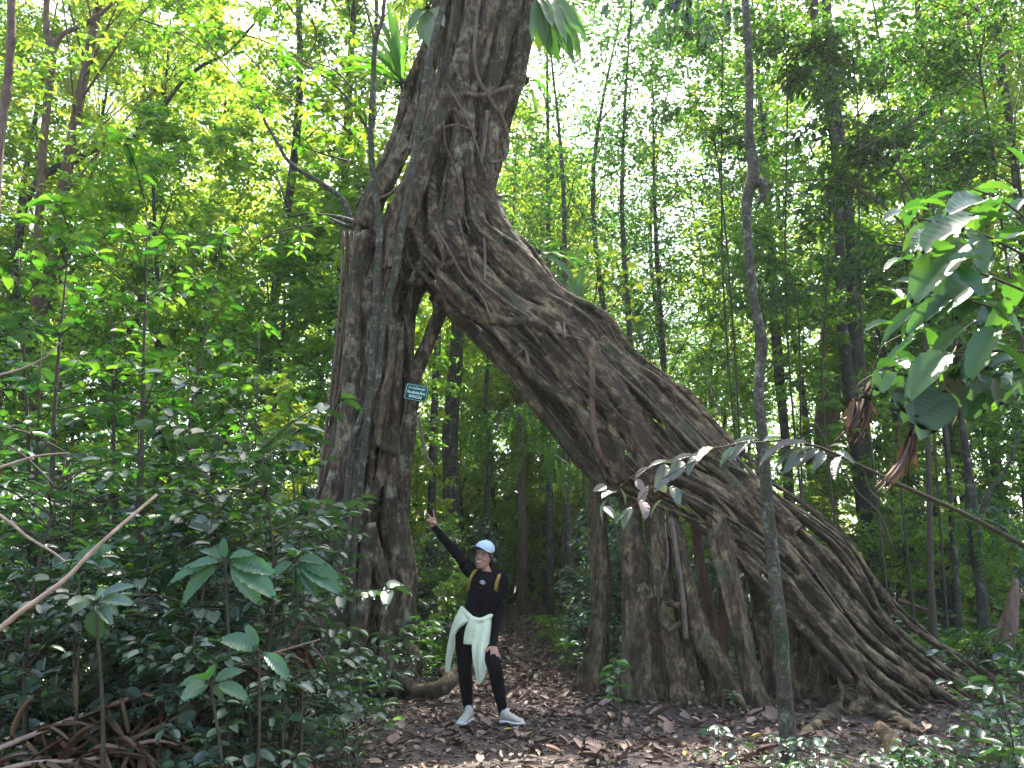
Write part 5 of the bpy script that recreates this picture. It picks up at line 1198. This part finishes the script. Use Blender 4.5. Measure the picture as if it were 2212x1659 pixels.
nest((868, 178), 8.75, [(720,128,.15,-.2),(735,150,.12,.1),(700,160,.1,-.3),(760,110,.15,.1),(790,60,.1,0),(812,20,.05,.2),(835,0,.05,-.1),(850,20,.05,.2),(775,190,.15,-.2),(800,200,.12,-.4),(750,100,.2,.3),(880,30,.04,-.3),(820,70,.1,-.4),(770,140,.2,-.6)],
     'bird nest fern with arching strap leaves perched left on the fig trunk')
nest((1160, -15), 8.7, [(1302,75,.25,-.2),(1275,105,.25,0),(1258,138,.28,-.3),(1240,140,.25,-.5),(1215,110,.2,-.4),(1190,130,.1,-.3),(1178,105,.05,-.5),(1165,120,.05,-.4),(1290,20,.2,.3),(1240,60,.2,.4),(1200,90,.15,.1),(1225,95,.2,-.6),(1150,90,.02,-.4),(1208,145,.15,-.3),(1255,45,.3,.2),(1228,118,.2,-.1),(1180,95,.1,-.5),(1268,90,.2,-.5),(1195,60,.1,-.6),(1245,100,.22,.1)],
     'bird nest fern with strap leaves hanging right off the fig trunk top', wr=.105)
nest((925, 20), 8.75, [(860,-60,.1,0),(900,-80,.1,-.2),(940,-60,.05,-.3),(960,60,.1,-.5),(905,90,.05,-.4),(880,70,.1,-.4),(930,110,.05,-.5)], 'bird nest fern in the fork behind the leaning pole at the top', wr=.14)
nest((1135, 170), 9.2, [(1190,180,.1,.2),(1180,220,.12,.1),(1160,250,.1,.1),(1200,240,.15,.4),(1175,150,.05,0)], 'small strap fern behind the right edge of the upper trunk', wr=.16)
nest((1068, 430), 9.3, [(1105,395,.05,0),(1098,470,.05,-.1),(1120,450,.08,.1),(1085,480,.02,-.1),(1130,500,.08,.2),(1112,425,.05,.2)], 'small strap fern in the notch above the leaning trunk', wr=.16)
nest((1160, 545), 9.2, [(1225,528,.05,.1),(1265,575,.1,.1),(1245,610,.08,-.1),(1200,520,.05,.2),(1270,600,.12,.3)], 'strap fern sprouting where the leaning trunk begins', wr=.14)
nest((1240, 655), 9.2, [(1230,580,.02,0),(1262,575,.02,.1),(1290,600,.05,.2),(1215,600,.02,-.1),(1275,630,.04,-.1)], 'small upright strap fern on the back of the leaning trunk', wr=.16)

# ---- large shiny leaves hanging in from the right, close to the camera
p = Plant('large_leaf_branch', P(2260, 620, 3.3), 'large shiny leaves on branches reaching in from the right edge', 'branch')
Y0 = 3.2
for a, b in (((2230, 560), (1975, 470)), ((2240, 640), (1950, 560)), ((2240, 700), (1900, 620)), ((2240, 760), (1900, 800)), ((2250, 500), (2080, 400))):
    s0 = P(*a, Y0 + .2); t = P(*b, Y0); p.stem([s0, (s0 + t) / 2 + [0, 0, .04], t], [.007, .005, .003])
for (x0, y0, x1, y1, w) in ((2130,470,1985,480,.42),(2100,520,1970,590,.38),(2150,450,2060,400,.4),(2080,490,2150,560,.5),(2160,520,2230,470,.45),(2040,560,1950,640,.4),(2130,600,2010,640,.36),(2180,580,2240,640,.42),(2060,640,1950,700,.34),
        (2120,650,2230,700,.4),(2000,660,1890,720,.32),(2090,700,1990,780,.36),(2160,700,2080,800,.4),(1980,730,1880,800,.32),(2200,420,2120,380,.4),(2220,380,2190,300,.4),(2050,450,1990,420,.4),(2180,640,2130,740,.42),(1950,650,1905,600,.3),
        (2010,560,2070,500,.45),(2140,740,2240,790,.4),(2050,760,1960,830,.4),(1930,700,1870,690,.32),(2210,540,2140,500,.45),(2180,480,2100,440,.42),(2060,580,2130,620,.4),(1960,800,1900,760,.35),(2120,560,2050,540,.4)):
    p.leaf(P(x0, y0, Y0 + rng.uniform(-.15, .15)), P(x1, y1, Y0 + rng.uniform(-.25, .2)), w * .8, up=(rng.uniform(-.6, .6), -.45, 1))
for k in range(70):
    x0, y0 = rng.uniform(1960, 2230), rng.uniform(400, 850); a = rng.uniform(2.2, 4.2); l = rng.uniform(45, 95)
    p.leaf(P(x0, y0, Y0 + .25 + rng.uniform(-.1, .3)), P(x0 + l * math.cos(a), y0 - l * .6 * math.sin(a) + 15, Y0 + .25 + rng.uniform(-.1, .4)), rng.uniform(.3, .4), up=(rng.uniform(-.6, .6), -.3, 1))
p.done(T_BIG, 'leaf_near')
p = Plant('hanging_leaf_cluster', P(2080, 760, 3.6), 'dark heart-shaped leaves hanging below the large shiny leaves', 'branch')
p.stem([P(2240,700,3.7), P(2120,740,3.6), P(1960,800,3.6)], [.008,.006,.004])
for (x0, y0, x1, y1, w) in ((1985,810,1960,900,.75),(2010,830,2000,930,.7),(1950,800,1930,870,.7),(2060,780,2050,910,.5),(2120,780,2125,900,.5),(2150,800,2180,890,.7),(2190,790,2215,870,.6),(2095,800,2085,880,.6),(2030,780,2090,850,.6),(1925,790,1890,850,.6)):
    p.leaf(P(x0, y0, 3.6 + rng.uniform(-.1, .1)), P(x1, y1, 3.55 + rng.uniform(-.1, .1)), w, up=(rng.uniform(-.4, .4), -1, .2))
p.done(T_LEAF, 'leaf_dark')
for i, (bx, by, ends, lab) in enumerate((((1872), 850, [(1860,935),(1875,950),(1888,945),(1850,920)], 'dry brown leaf bundle hanging leftmost below the shiny leaves'), (1895, 780, [(1885,860),(1898,870),(1908,850)], 'small dry leaf tuft hanging above the leftmost bundle'),
        (1968, 920, [(1945,1010),(1958,1040),(1972,1030),(1940,1070),(1985,990)], 'long dry brown leaf bundle hanging above the sloping branch'), (2075, 740, [(2060,860),(2085,900),(2110,870),(2140,850),(2040,830),(2120,910)], 'dark withered leaf mass caught among the large shiny leaves'), (1845, 860, [(1832, 930), (1822, 965), (1845, 940)], 'narrow dry leaf strip left of the hanging bundles'))):
    p = Plant('dead_leaf_bundle', P(bx, by, 4.0), lab, 'dead leaves'); p.stem([P(bx+60,by-60,4.0),P(bx+10,by-30,4.0),P(bx,by,4.0)], [.005,.004,.003])
    for e in list(ends) * 3:
        p.leaf(P(bx + rng.uniform(-8, 8), by + rng.uniform(-5, 20), 4.0), P(e[0] + rng.uniform(-14, 14), e[1] + rng.uniform(-25, 12), 4.0 + rng.uniform(-.08, .08)), rng.uniform(.06, .15), up=(rng.uniform(-1, 1), -1, 0))
    p.done(T_DRY, 'leaf_withered')

# ---- sloping branch with dusty grey leaves in front of the prop roots
p = Plant('grey_leaf_branch', P(2260, 1205, 4.7), 'sloping dark branch with ragged dusty grey leaves dangling before the prop roots', 'branch')
W = [P(2260,1205,4.9), P(2100,1118,4.8), P(1935,1043,4.7), P(1862,1007,4.7), P(1775,967,4.7)]
p.stem(W, [.015,.014,.012,.01,.007], 7)
W2 = [W[-1], P(1710,952,4.7), P(1640,955,4.7), P(1560,965,4.65), P(1480,990,4.6), P(1440,1005,4.6)]; p.stem(W2, [.007,.006,.005,.004,.003,.002])
p.stem([W2[3], P(1430,1035,4.6), P(1385,1075,4.6), P(1345,1120,4.6)], [.003,.003,.002,.002]); p.stem([W2[3], P(1400,1010,4.6), P(1340,1050,4.6), P(1300,1095,4.6)], [.003,.003,.002,.002])
p.stem([P(1862,1007,4.7), P(1880,1060,4.7), P(1925,1100,4.6), P(1960,1180,4.6)], [.005,.004,.003,.002])
for (x0, y0, x1, y1, w) in ((1760,965,1690,985,.34),(1770,970,1720,1000,.3),(1790,965,1830,955,.35),(1750,958,1670,955,.3),(1740,965,1660,1000,.32),(1780,975,1760,1010,.35),(1800,975,1850,990,.35),(1720,950,1650,975,.3),(1700,960,1630,990,.3),(1820,985,1790,1020,.3),(1735,970,1700,1012,.32),
        (1640,950,1585,945,.3),(1620,955,1570,985,.35),(1590,965,1550,1000,.35),(1550,968,1500,975,.35),(1520,975,1475,1015,.4),(1500,985,1450,985,.35),(1470,990,1455,1030,.5),(1440,1005,1425,1050,.5),(1450,1000,1400,995,.35),(1650,955,1690,930,.22),
        (1400,1050,1375,1100,.55),(1420,1030,1440,1070,.55),(1385,1080,1400,1115,.55),(1365,1095,1340,1135,.5),(1350,1110,1322,1125,.5),(1340,1055,1360,1090,.55),(1330,1065,1300,1060,.5),(1310,1080,1290,1125,.5),(1300,1095,1330,1110,.5),(1400,1010,1365,1030,.5),(1375,1035,1390,1060,.5),(1430,1080,1395,1110,.5),(1310,1050,1285,1055,.5),(1450,1050,1470,1085,.5)):
    p.leaf(P(x0, y0, 4.65 + rng.uniform(-.06, .06)), P(x1, y1, 4.6 + rng.uniform(-.12, .12)), w * .85, up=(rng.uniform(-1, 1), -.6, 1))
p.done(T_BIG, 'leaf_grey')
p = Plant('leafless_twig', P(2010, 1010, 6.5), 'thin dark twig running up left of the sloping branch', 'twig'); p.stem([P(1730,860,6.5),P(1770,930,6.5),P(1850,1060,6.5),P(1900,1110,6.5),P(1930,1190,6.5)], [.004,.006,.008,.008,.01]); p.done()

# ---- large-veined leaf saplings in the left foreground
def bigleaf(base, Yb, c, Y, leaves, label, leaf='leaf_big'):
    b = ground_at(base, Yb); p = Plant('large_leaf_sapling', b, label, 'sapling'); cc = P(*c, Y)
    p.stem([b - [0, 0, .05], (b + cc) / 2 + [.03, 0, .05], cc], [.012, .009, .005])
    for (x1, y1, w) in leaves:
        e = P(x1, y1, Y + rng.uniform(-.18, .06)); s0 = cc + (e - cc) * .12; p.stem([cc, s0], [.003, .003], 5); p.leaf(s0, e, w, up=(0, -1.0, .8))
    p.done(T_BIG, leaf)
bigleaf(470, 3.8, (487, 1212), 3.7, [(372,1300,.34),(572,1306,.36),(594,1270,.36),(350,1245,.3),(540,1185,.36),(430,1178,.34),(590,1225,.34),(480,1160,.4),(400,1215,.34)], 'large-leaved sapling with a star of ribbed pale green leaves, nearest the camera on the left')
bigleaf(640, 4.3, (636, 1210), 4.2, [(735,1240,.34),(738,1270,.32),(700,1205,.36),(585,1240,.34),(650,1290,.3),(690,1290,.3),(620,1170,.36)], 'large-leaved sapling against the left foot of the fig')
bigleaf(470, 3.6, (455, 1475), 3.5, [(548,1503,.4),(485,1510,.4),(392,1500,.5),(375,1468,.36),(430,1430,.5),(520,1440,.4)], 'low large-leaved seedling above the dead palm frond')
bigleaf(520, 3.7, (560, 1405), 3.6, [(632,1460,.4),(610,1440,.36),(540,1385,.45),(530,1345,.4),(500,1400,.4),(480,1370,.55)], 'large-leaved seedling beside the tip of the dead palm frond')
bigleaf(200, 3.5, (205, 1300), 3.4, [(130,1330,.42),(215,1270,.5),(280,1290,.3),(265,1325,.42),(150,1290,.4),(240,1340,.3),(205,1395,.5),(290,1250,.4)], 'seedling with smooth oval leaves beside the peeled stick', 'leaf_under')
bigleaf(230, 4.2, (228, 1385), 4.1, [(230,1455,.6),(190,1440,.5),(260,1430,.5),(280,1380,.4)], 'seedling with dark hanging oval leaves below the peeled stick', 'leaf_dark')
bigleaf(145, 3.9, (150, 1230), 3.9, [(170,1200,.5),(200,1180,.36),(230,1170,.4),(140,1270,.6),(240,1205,.34),(110,1215,.4)], 'bright oval leaves growing out of the peeled stick top', 'leaf_big')

# ---- shaded shrubs in the left foreground, one by one
lefts = []
for i in range(34):
    Y = 3.9 + 2.6 * rng.rand() ** .8; px = rng.uniform(-60, 640 if Y > 4.6 else 520); tp = rng.uniform(930, 1420)
    lefts.append((px, Y, tp))
bands = {0: 'at the left edge', 1: 'left of the peeled stick tip', 2: 'between the peeled stick and the fig', 3: 'just left of the upright fig leg'}
for i in range(14): lefts.append((rng.uniform(-40, 640), rng.uniform(3.6, 4.6), rng.uniform(1230, 1480)))
for i, (px, Y, tp) in enumerate(lefts):
    b = ground_at(px, Y); t = P(px, tp, Y); h = max(.25, float(t[2] - b[2]))
    rand_shrub('shrub', b, h, rng.uniform(.075, .145), '%s %s %s shrub %s, %s' % ('tall' if h > 1.2 else 'waist-high' if h > .8 else 'low', 'whorled' if i % 3 == 0 else 'drooping', ['green', 'blackish', 'green'][i % 3], bands[int(np.clip((px + 60) // 175, 0, 3))], 'nearest the camera' if Y < 4.6 else 'a little further back' if Y < 5.5 else 'at the back'), 'shaded shrubs in the left foreground',
               nb=int(9 + 8 * min(h, 1.4)), whorl=(i % 3 == 0), leaf=['leaf_under', 'leaf_dark', 'leaf_under'][i % 3], sp=.5)

# ---- scattered seedlings (prototypes and copies)
def seed_proto(kind):
    p = Plant('seedling', (0, 0, 0), '', 'seedling')
    if kind == 0:
        h = .34; p.stem([(0, 0, -.03), (.02, 0, h * .5), (0, .02, h)], [.006, .005, .003]); p.whorl(np.array([0, .02, h]), 7, .15, .45, .05); p.whorl(np.array([.01, .01, h * .75]), 4, .13, .45, 0)
        return p.done(T_LEAF, 'leaf_under', 'greenstem')
    if kind == 1:
        for a in range(4):
            an = a * 1.7; e = np.array([math.cos(an) * .25, math.sin(an) * .25, .3 + .05 * a]); p.branch([(0, 0, 0), e * .5 + [0, 0, .1], e], .004, .10, n=7, wr=.38, droop=.2)
        return p.done(T_LEAF, 'leaf_under', 'greenstem')
    if kind == 2:
        h = .55; p.stem([(0, 0, -.03), (.03, 0, h * .5), (0, .03, h)], [.007, .005, .003]); 
        for z in (.25, .38, .48, .55): p.whorl(np.array([.02, .02, z]), 3, .16, .36, .1)
        return p.done(T_LEAF, 'leaf_big', 'greenstem')
    if kind == 3:     # ferny fronds
        for a in range(6):
            an = a * 1.05 + .2; L_ = .5; C = catmull([(0, 0, 0), (math.cos(an) * L_ * .5, math.sin(an) * L_ * .5, .3), (math.cos(an) * L_, math.sin(an) * L_, .22)], 16)
            p.stem(C, np.linspace(.004, .001, 16), 4); T = np.gradient(C, axis=0)
            for i in range(3, 16):
                for sgn in (-1, 1):
                    sd_ = unit(np.cross(T[i], [0, 0, 1])) * sgn; l = .13 * math.sin(math.pi * (i / 17)) ** .6; p.lv.add(C[i], unit(sd_ + unit(T[i]) * .5), (0, 0, 1), l, l * .26)
        return p.done(T_MID, 'leaf_mid', 'greenstem')
    if kind == 4:
        h = .75; p.stem([(0, 0, -.03), (.05, 0, h * .5), (0, .03, h)], [.008, .006, .003])
        for i in range(6):
            an = i * 2.4; z = h * (.4 + .12 * i); e = np.array([math.cos(an) * .25, math.sin(an) * .25, z + .08]); p.branch([(0.03, .01, z * .9), e * [.5, .5, 1], e], .003, .13, n=5, wr=.4)
        return p.done(T_LEAF, 'leaf_dark', 'twig')
SP = [seed_proto(i) for i in range(5)]; sp_used = [False] * 5
desc = ['star-leaved seedling', 'bushy seedling', 'upright broad-leaved seedling', 'feathery fern', 'leggy dark seedling']
def seed_at(px, Y, kind, sc, where, group):
    x = X(px, Y); loc = (float(x), Y, float(gz(x, Y))); lab = desc[kind] + ' ' + where
    if not sp_used[kind]:
        sp_used[kind] = True; o = SP[kind]; o.location = loc; o.rotation_euler = (0, 0, rng.uniform(0, 6.28)); o.scale = (sc,) * 3; o['label'] = lab; o['group'] = group
    else: o = copy_tree(SP[kind], loc, rng.uniform(0, 6.28), sc, lab, group)
    if kind == 3: o['category'] = 'fern'
    return o
seed_at(1332, 6.6, 2, 1.0, 'in front of the reddish bundled prop root', 'seedlings on the litter'); 
seed_at(1318, 8.0, 0, .8, 'at the foot of the slim leftmost prop root', 'seedlings on the litter')
seed_at(1590, 7.4, 0, .6, 'between the prop roots', 'seedlings on the litter')
for i in range(70):
    px = rng.uniform(1560, 2260); Y = rng.uniform(4.7, 7.6)
    if px < 2100: Y = rng.uniform(4.45, 5.1)
    seed_at(px, Y, [1, 0, 2, 1, 4][i % 5], rng.uniform(.38, .55) if px < 1920 else rng.uniform(.45, .65) if px < 2100 else rng.uniform(.7, 1.15), 'in the low cover before the foot of the leaning trunk' if px < 1950 else 'in the bottom right corner', 'seedlings at the bottom right')
for i in range(34):
    px = rng.uniform(520, 860); Y = rng.uniform(5.0, 8.3)
    if px > 780 and Y < 6.2: continue
    seed_at(px, Y, [1, 2, 0, 4, 1][i % 5], rng.uniform(.7, 1.15), 'around the base of the upright fig leg' if px > 640 else 'right of the dead palm frond', 'seedlings by the upright leg')
for i in range(40):
    px = rng.uniform(1900, 2400); Y = rng.uniform(9.5, 17); seed_at(px, Y, [3, 1, 3, 0][i % 4], rng.uniform(.9, 1.6), 'on the littered slope beyond the leaning trunk foot', 'plants on the right slope')
for i in range(80):
    Y = rng.uniform(8.6, 17); sgn = 1 if i % 2 else -1; x = path_x(Y) + sgn * (path_w(Y) + rng.uniform(.1, 1.6))
    px = CX + F * x / (Y * _c - CAMZ * _s)
    if 8 < Y < 9.8 and (px < 890 or px > 1230): continue
    seed_at(px, Y, [1, 4, 0, 2, 3][i % 5], rng.uniform(.8, 1.4), 'on the %s edge of the footpath' % ('right' if sgn > 0 else 'left'), 'plants along the footpath')
for i in range(30):
    seed_at(rng.uniform(-60, 150) if i < 10 else rng.uniform(150, 350) if i < 20 else rng.uniform(350, 560), rng.uniform(4.5, 5.4) if i % 2 else rng.uniform(3.7, 4.4), [4, 1, 0, 4][i % 4], rng.uniform(.7, 1.2), ('behind' if i % 2 else 'left of') + ' the dead palm frond, ' + ('near the left edge' if i < 10 else 'under the peeled stick' if i < 20 else 'toward the fig'), 'seedlings by the palm frond')

# ---- hanging pinnate fronds seen in the arch
for (pts, Y, n, lab) in (([(1290,1000),(1240,930),(1170,900),(1090,905),(1040,925)], 11.0, 15, 'branch with hanging feather-shaped leaves in the middle of the arch'), ([(1250,1030),(1200,985),(1140,975)], 11.6, 7, 'lower branch of hanging feather-shaped leaves in the arch'), ([(2180,1150),(2120,1120),(2060,1130)], 9.8, 7, 'light green feather-leaved branch on the right slope')):
    W = [P(a, b, Y + .1 * i) for i, (a, b) in enumerate(pts)]; g = ground_at(pts[0][0] + 60, Y); p = Plant('feather_leaf_shrub', g, lab, 'shrub')
    p.stem([g, (g + W[0]) / 2 + [.15, 0, 0]] + W, [.02, .016] + [.011 - .0018 * i for i in range(len(W))]); CW = catmull(W, 40)
    for i in range(n):
        c0 = CW[int(39 * (i + .5) / n)]; L_ = rng.uniform(.45, .95); a = rng.uniform(0, 6.28); d = np.array([math.cos(a), math.sin(a) - .4, 0]) * rng.uniform(.35, 1)
        C = catmull([c0, c0 + d * L_ * .4 + [0, 0, .1], c0 + d * L_ * .7 + [0, 0, -.15 * L_], c0 + d * L_ * .85 + [0, 0, -.75 * L_]], 22)
        p.stem(C, np.linspace(.004, .0012, 22), 4); T = np.gradient(C, axis=0)
        for k in range(3, 22):
            for sgn in (-1, 1):
                s_ = unit(np.cross(T[k], [0, -1, .3])) * sgn; l = .12 * math.sin(math.pi * k / 23) ** .5 * rng.uniform(.8, 1.15); p.lv.add(C[k], unit(s_ + unit(T[k]) * .3 + [0, 0, -.35] + rng.normal(0, .12, 3)), rng.normal(0, .25, 3) + [0, -.8, .6], l, l * .34)
    p.done(T_MID, 'leaf_strap', 'greenstem')

# ---- dead palm frond and sticks
def palm(pts, Y, w, n, L, lab, up_side=0):
    W = [P(a, b, y) for (a, b), y in zip(pts, Y)]
    root = empty('dead_palm_frond', W[0], lab, 'palm frond'); m = MB(); m.tube(W, w, 7, 24, .03); m.build('rachis', M['rachis'], root)
    lv = LV(); C = catmull(W, 60); T = np.gradient(C, axis=0)
    for i in range(n):
        k = int(59 * rng.uniform(.04, 1)); sgn = rng.choice([-1, 1]); t = unit(T[k])
        d = unit(t * rng.uniform(.2, .9) + np.array([0, -1, 0]) * sgn * rng.uniform(.1, .6) + [0, 0, rng.uniform(-1.1, .25)] + rng.normal(0, .25, 3))
        l = L * rng.uniform(.6, 1.2); lv.add(C[k], d, (rng.normal(0, .5), -.6, .8), l, l * rng.uniform(.03, .085))
    lv.build('leaflet', T_DRY, M['palm_dead'], root)
palm([(-60,1640),(0,1616),(156,1553),(312,1498),(469,1447),(586,1412),(691,1381)], [3.6,3.65,3.75,3.85,4.0,4.1,4.2], [.012,.012,.011,.010,.008,.006,.003], 75, .3, 'dead palm frond with a long pale stalk slanting up to the fig leg')
palm([(60,1700),(156,1654),(273,1600),(352,1565),(437,1514)], [3.6,3.65,3.7,3.8,3.9], [.012,.011,.010,.008,.003], 80, .3, 'lower dead palm frond with brown curled leaflets below the long stalk')
palm([(-80,1690),(60,1650),(200,1640),(330,1600),(420,1620)], [3.5,3.55,3.6,3.7,3.8], [.012,.011,.010,.008,.003], 80, .28, 'dead palm frond lying in the bottom left corner')
def stick(name, pts, Y, w, mat, lab, cat='stick', tw=()):
    W = [P(a, b, y) for (a, b), y in zip(pts, Y)]; root = empty(name, W[0], lab, cat); m = MB(); m.tube(W, [q * .5 * pxm(y) for q, y in zip(w, Y)], 8, len(W) * 5, .05); m.build('stem', M[mat], root)
    for tp in tw: m = MB(); px_tube(m, tp[0], tp[1], tp[2], 6); m.build('side_twig', M[mat], root)
stick('peeled_stick', [(-700,1780),(-350,1580),(-60,1400),(0,1358),(40,1325),(90,1290),(145,1248),(190,1200),(238,1155),(281,1118),(340,1068)], [3.5,3.55,3.5,3.5,3.5,3.5,3.5,3.5,3.5,3.55,3.6], [20,17,14,13,12,12,11,9,8,8,6], 'palestick', 'peeled pale orange stick slanting up from the left edge')
stick('dry_stem', [(0,1010),(30,1000),(80,985),(150,978)], [3.8]*4, [7,6,5,3], 'rachis', 'thin dry stem crossing the leaves high on the left edge')
stick('dry_stem', [(-20,1100),(30,1135),(60,1160),(110,1190),(150,1220)], [3.7]*5, [8,7,6,5,4], 'rachis', 'thin dry stem drooping down to the peeled stick')
stick('dry_stem', [(0,810),(50,795),(100,770),(130,740)], [4.2]*4, [7,6,4,3], 'rachis', 'thin pale curved stem at the left edge above the thicket')
stick('fallen_log', [(1900,1570),(1925,1600),(1938,1640)], [5.6,5.4,5.2], [24,36,40], 'fig_root', 'short mossy broken log among the seedlings at bottom right', 'log')
stick('fallen_branch', [(1940,1295),(2040,1330),(2140,1350),(2230,1390)], [12.5,12.3,12,11.8], [8,8,7,6], 'sap_brown', 'thin fallen branch lying across the right slope', 'branch')
stick('fallen_branch', [(2090,1430),(2140,1390),(2180,1310),(2230,1270)], [10,10,10,10], [5,7,8,10], 'sap_brown', 'broken brown branch propped on the slope at the right edge', 'branch')
stick('dead_stump', [(2195,1250),(2188,1300),(2180,1360),(2172,1400)], [9.5]*4, [10,24,32,30], 'sap_brown', 'split brown dead stump at the right edge', 'stump')

# ---- larger fallen leaves lying on the litter (individual copies)
def big_fallen():
    lv = LV(); lv.add((0, 0, 0), (1, 0, 0), (0, 0, 1), 1, .42); o = lv.build('fallen_leaf', T_CURL, M['litter_big'])
    o2 = bpy.data.objects.new('fallen_leaf', o.data.copy()); o2.data.materials[0] = M['litter_yellow']; link(o2)
    st = np.random.RandomState(31)
    def put(src, px, py, L, rz, lab, grp):
        c = src if not src.get('label') else link(src.copy())
        g = GP(px, py); c.location = (float(g[0]), float(g[1]), float(g[2]) + .035); c.rotation_euler = (st.uniform(-.35, .35), st.uniform(-.3, .15), rz); c.scale = (L, L, L)
        tag(c, lab, 'leaf', grp)
    for px, py, L, rz, lab in ((1318, 1635, .26, 2.4, 'large curled fallen leaf at the bottom, left of a broad tan one'), (1345, 1630, .22, .9, 'broad tan fallen leaf lying at the bottom middle'), (1445, 1605, .24, 1.2, 'upright curled fallen leaf near the bottom middle'), (1290, 1540, .2, .3, 'pale brown fallen leaf right of the right shoe'),
            (1400, 1560, .3, .5, 'largest veined brown fallen leaf before the prop roots')): put(o, px, py, L, rz, lab, 'large fallen leaves')
    for i in range(60):
        put(o, st.uniform(1060, 1760), st.uniform(1480, 1655), st.uniform(.1, .2), st.uniform(0, 6.3), 'brown fallen leaf among the litter around the prop roots', 'large fallen leaves')
    for px, py, L, rz, lab in ((1085, 1588, .09, .2, 'small yellow fallen leaf in front of the left shoe'), (1248, 1640, .06, .3, 'tiny yellow fallen leaf right of the path centre'), (1480, 1645, .09, 1.2, 'bright yellow fallen leaf near the bottom edge'), (1620, 1605, .12, .1, 'yellow fallen leaf below the lichen-patched prop root'), (1680, 1650, .13, -.5, 'long yellow fallen leaf beside the slender trunk base'), (1560, 1645, .07, .5, 'small yellow fallen leaf near the bottom right of the path')):
        put(o2, px, py, L, rz, lab, 'yellow fallen leaves')
big_fallen()
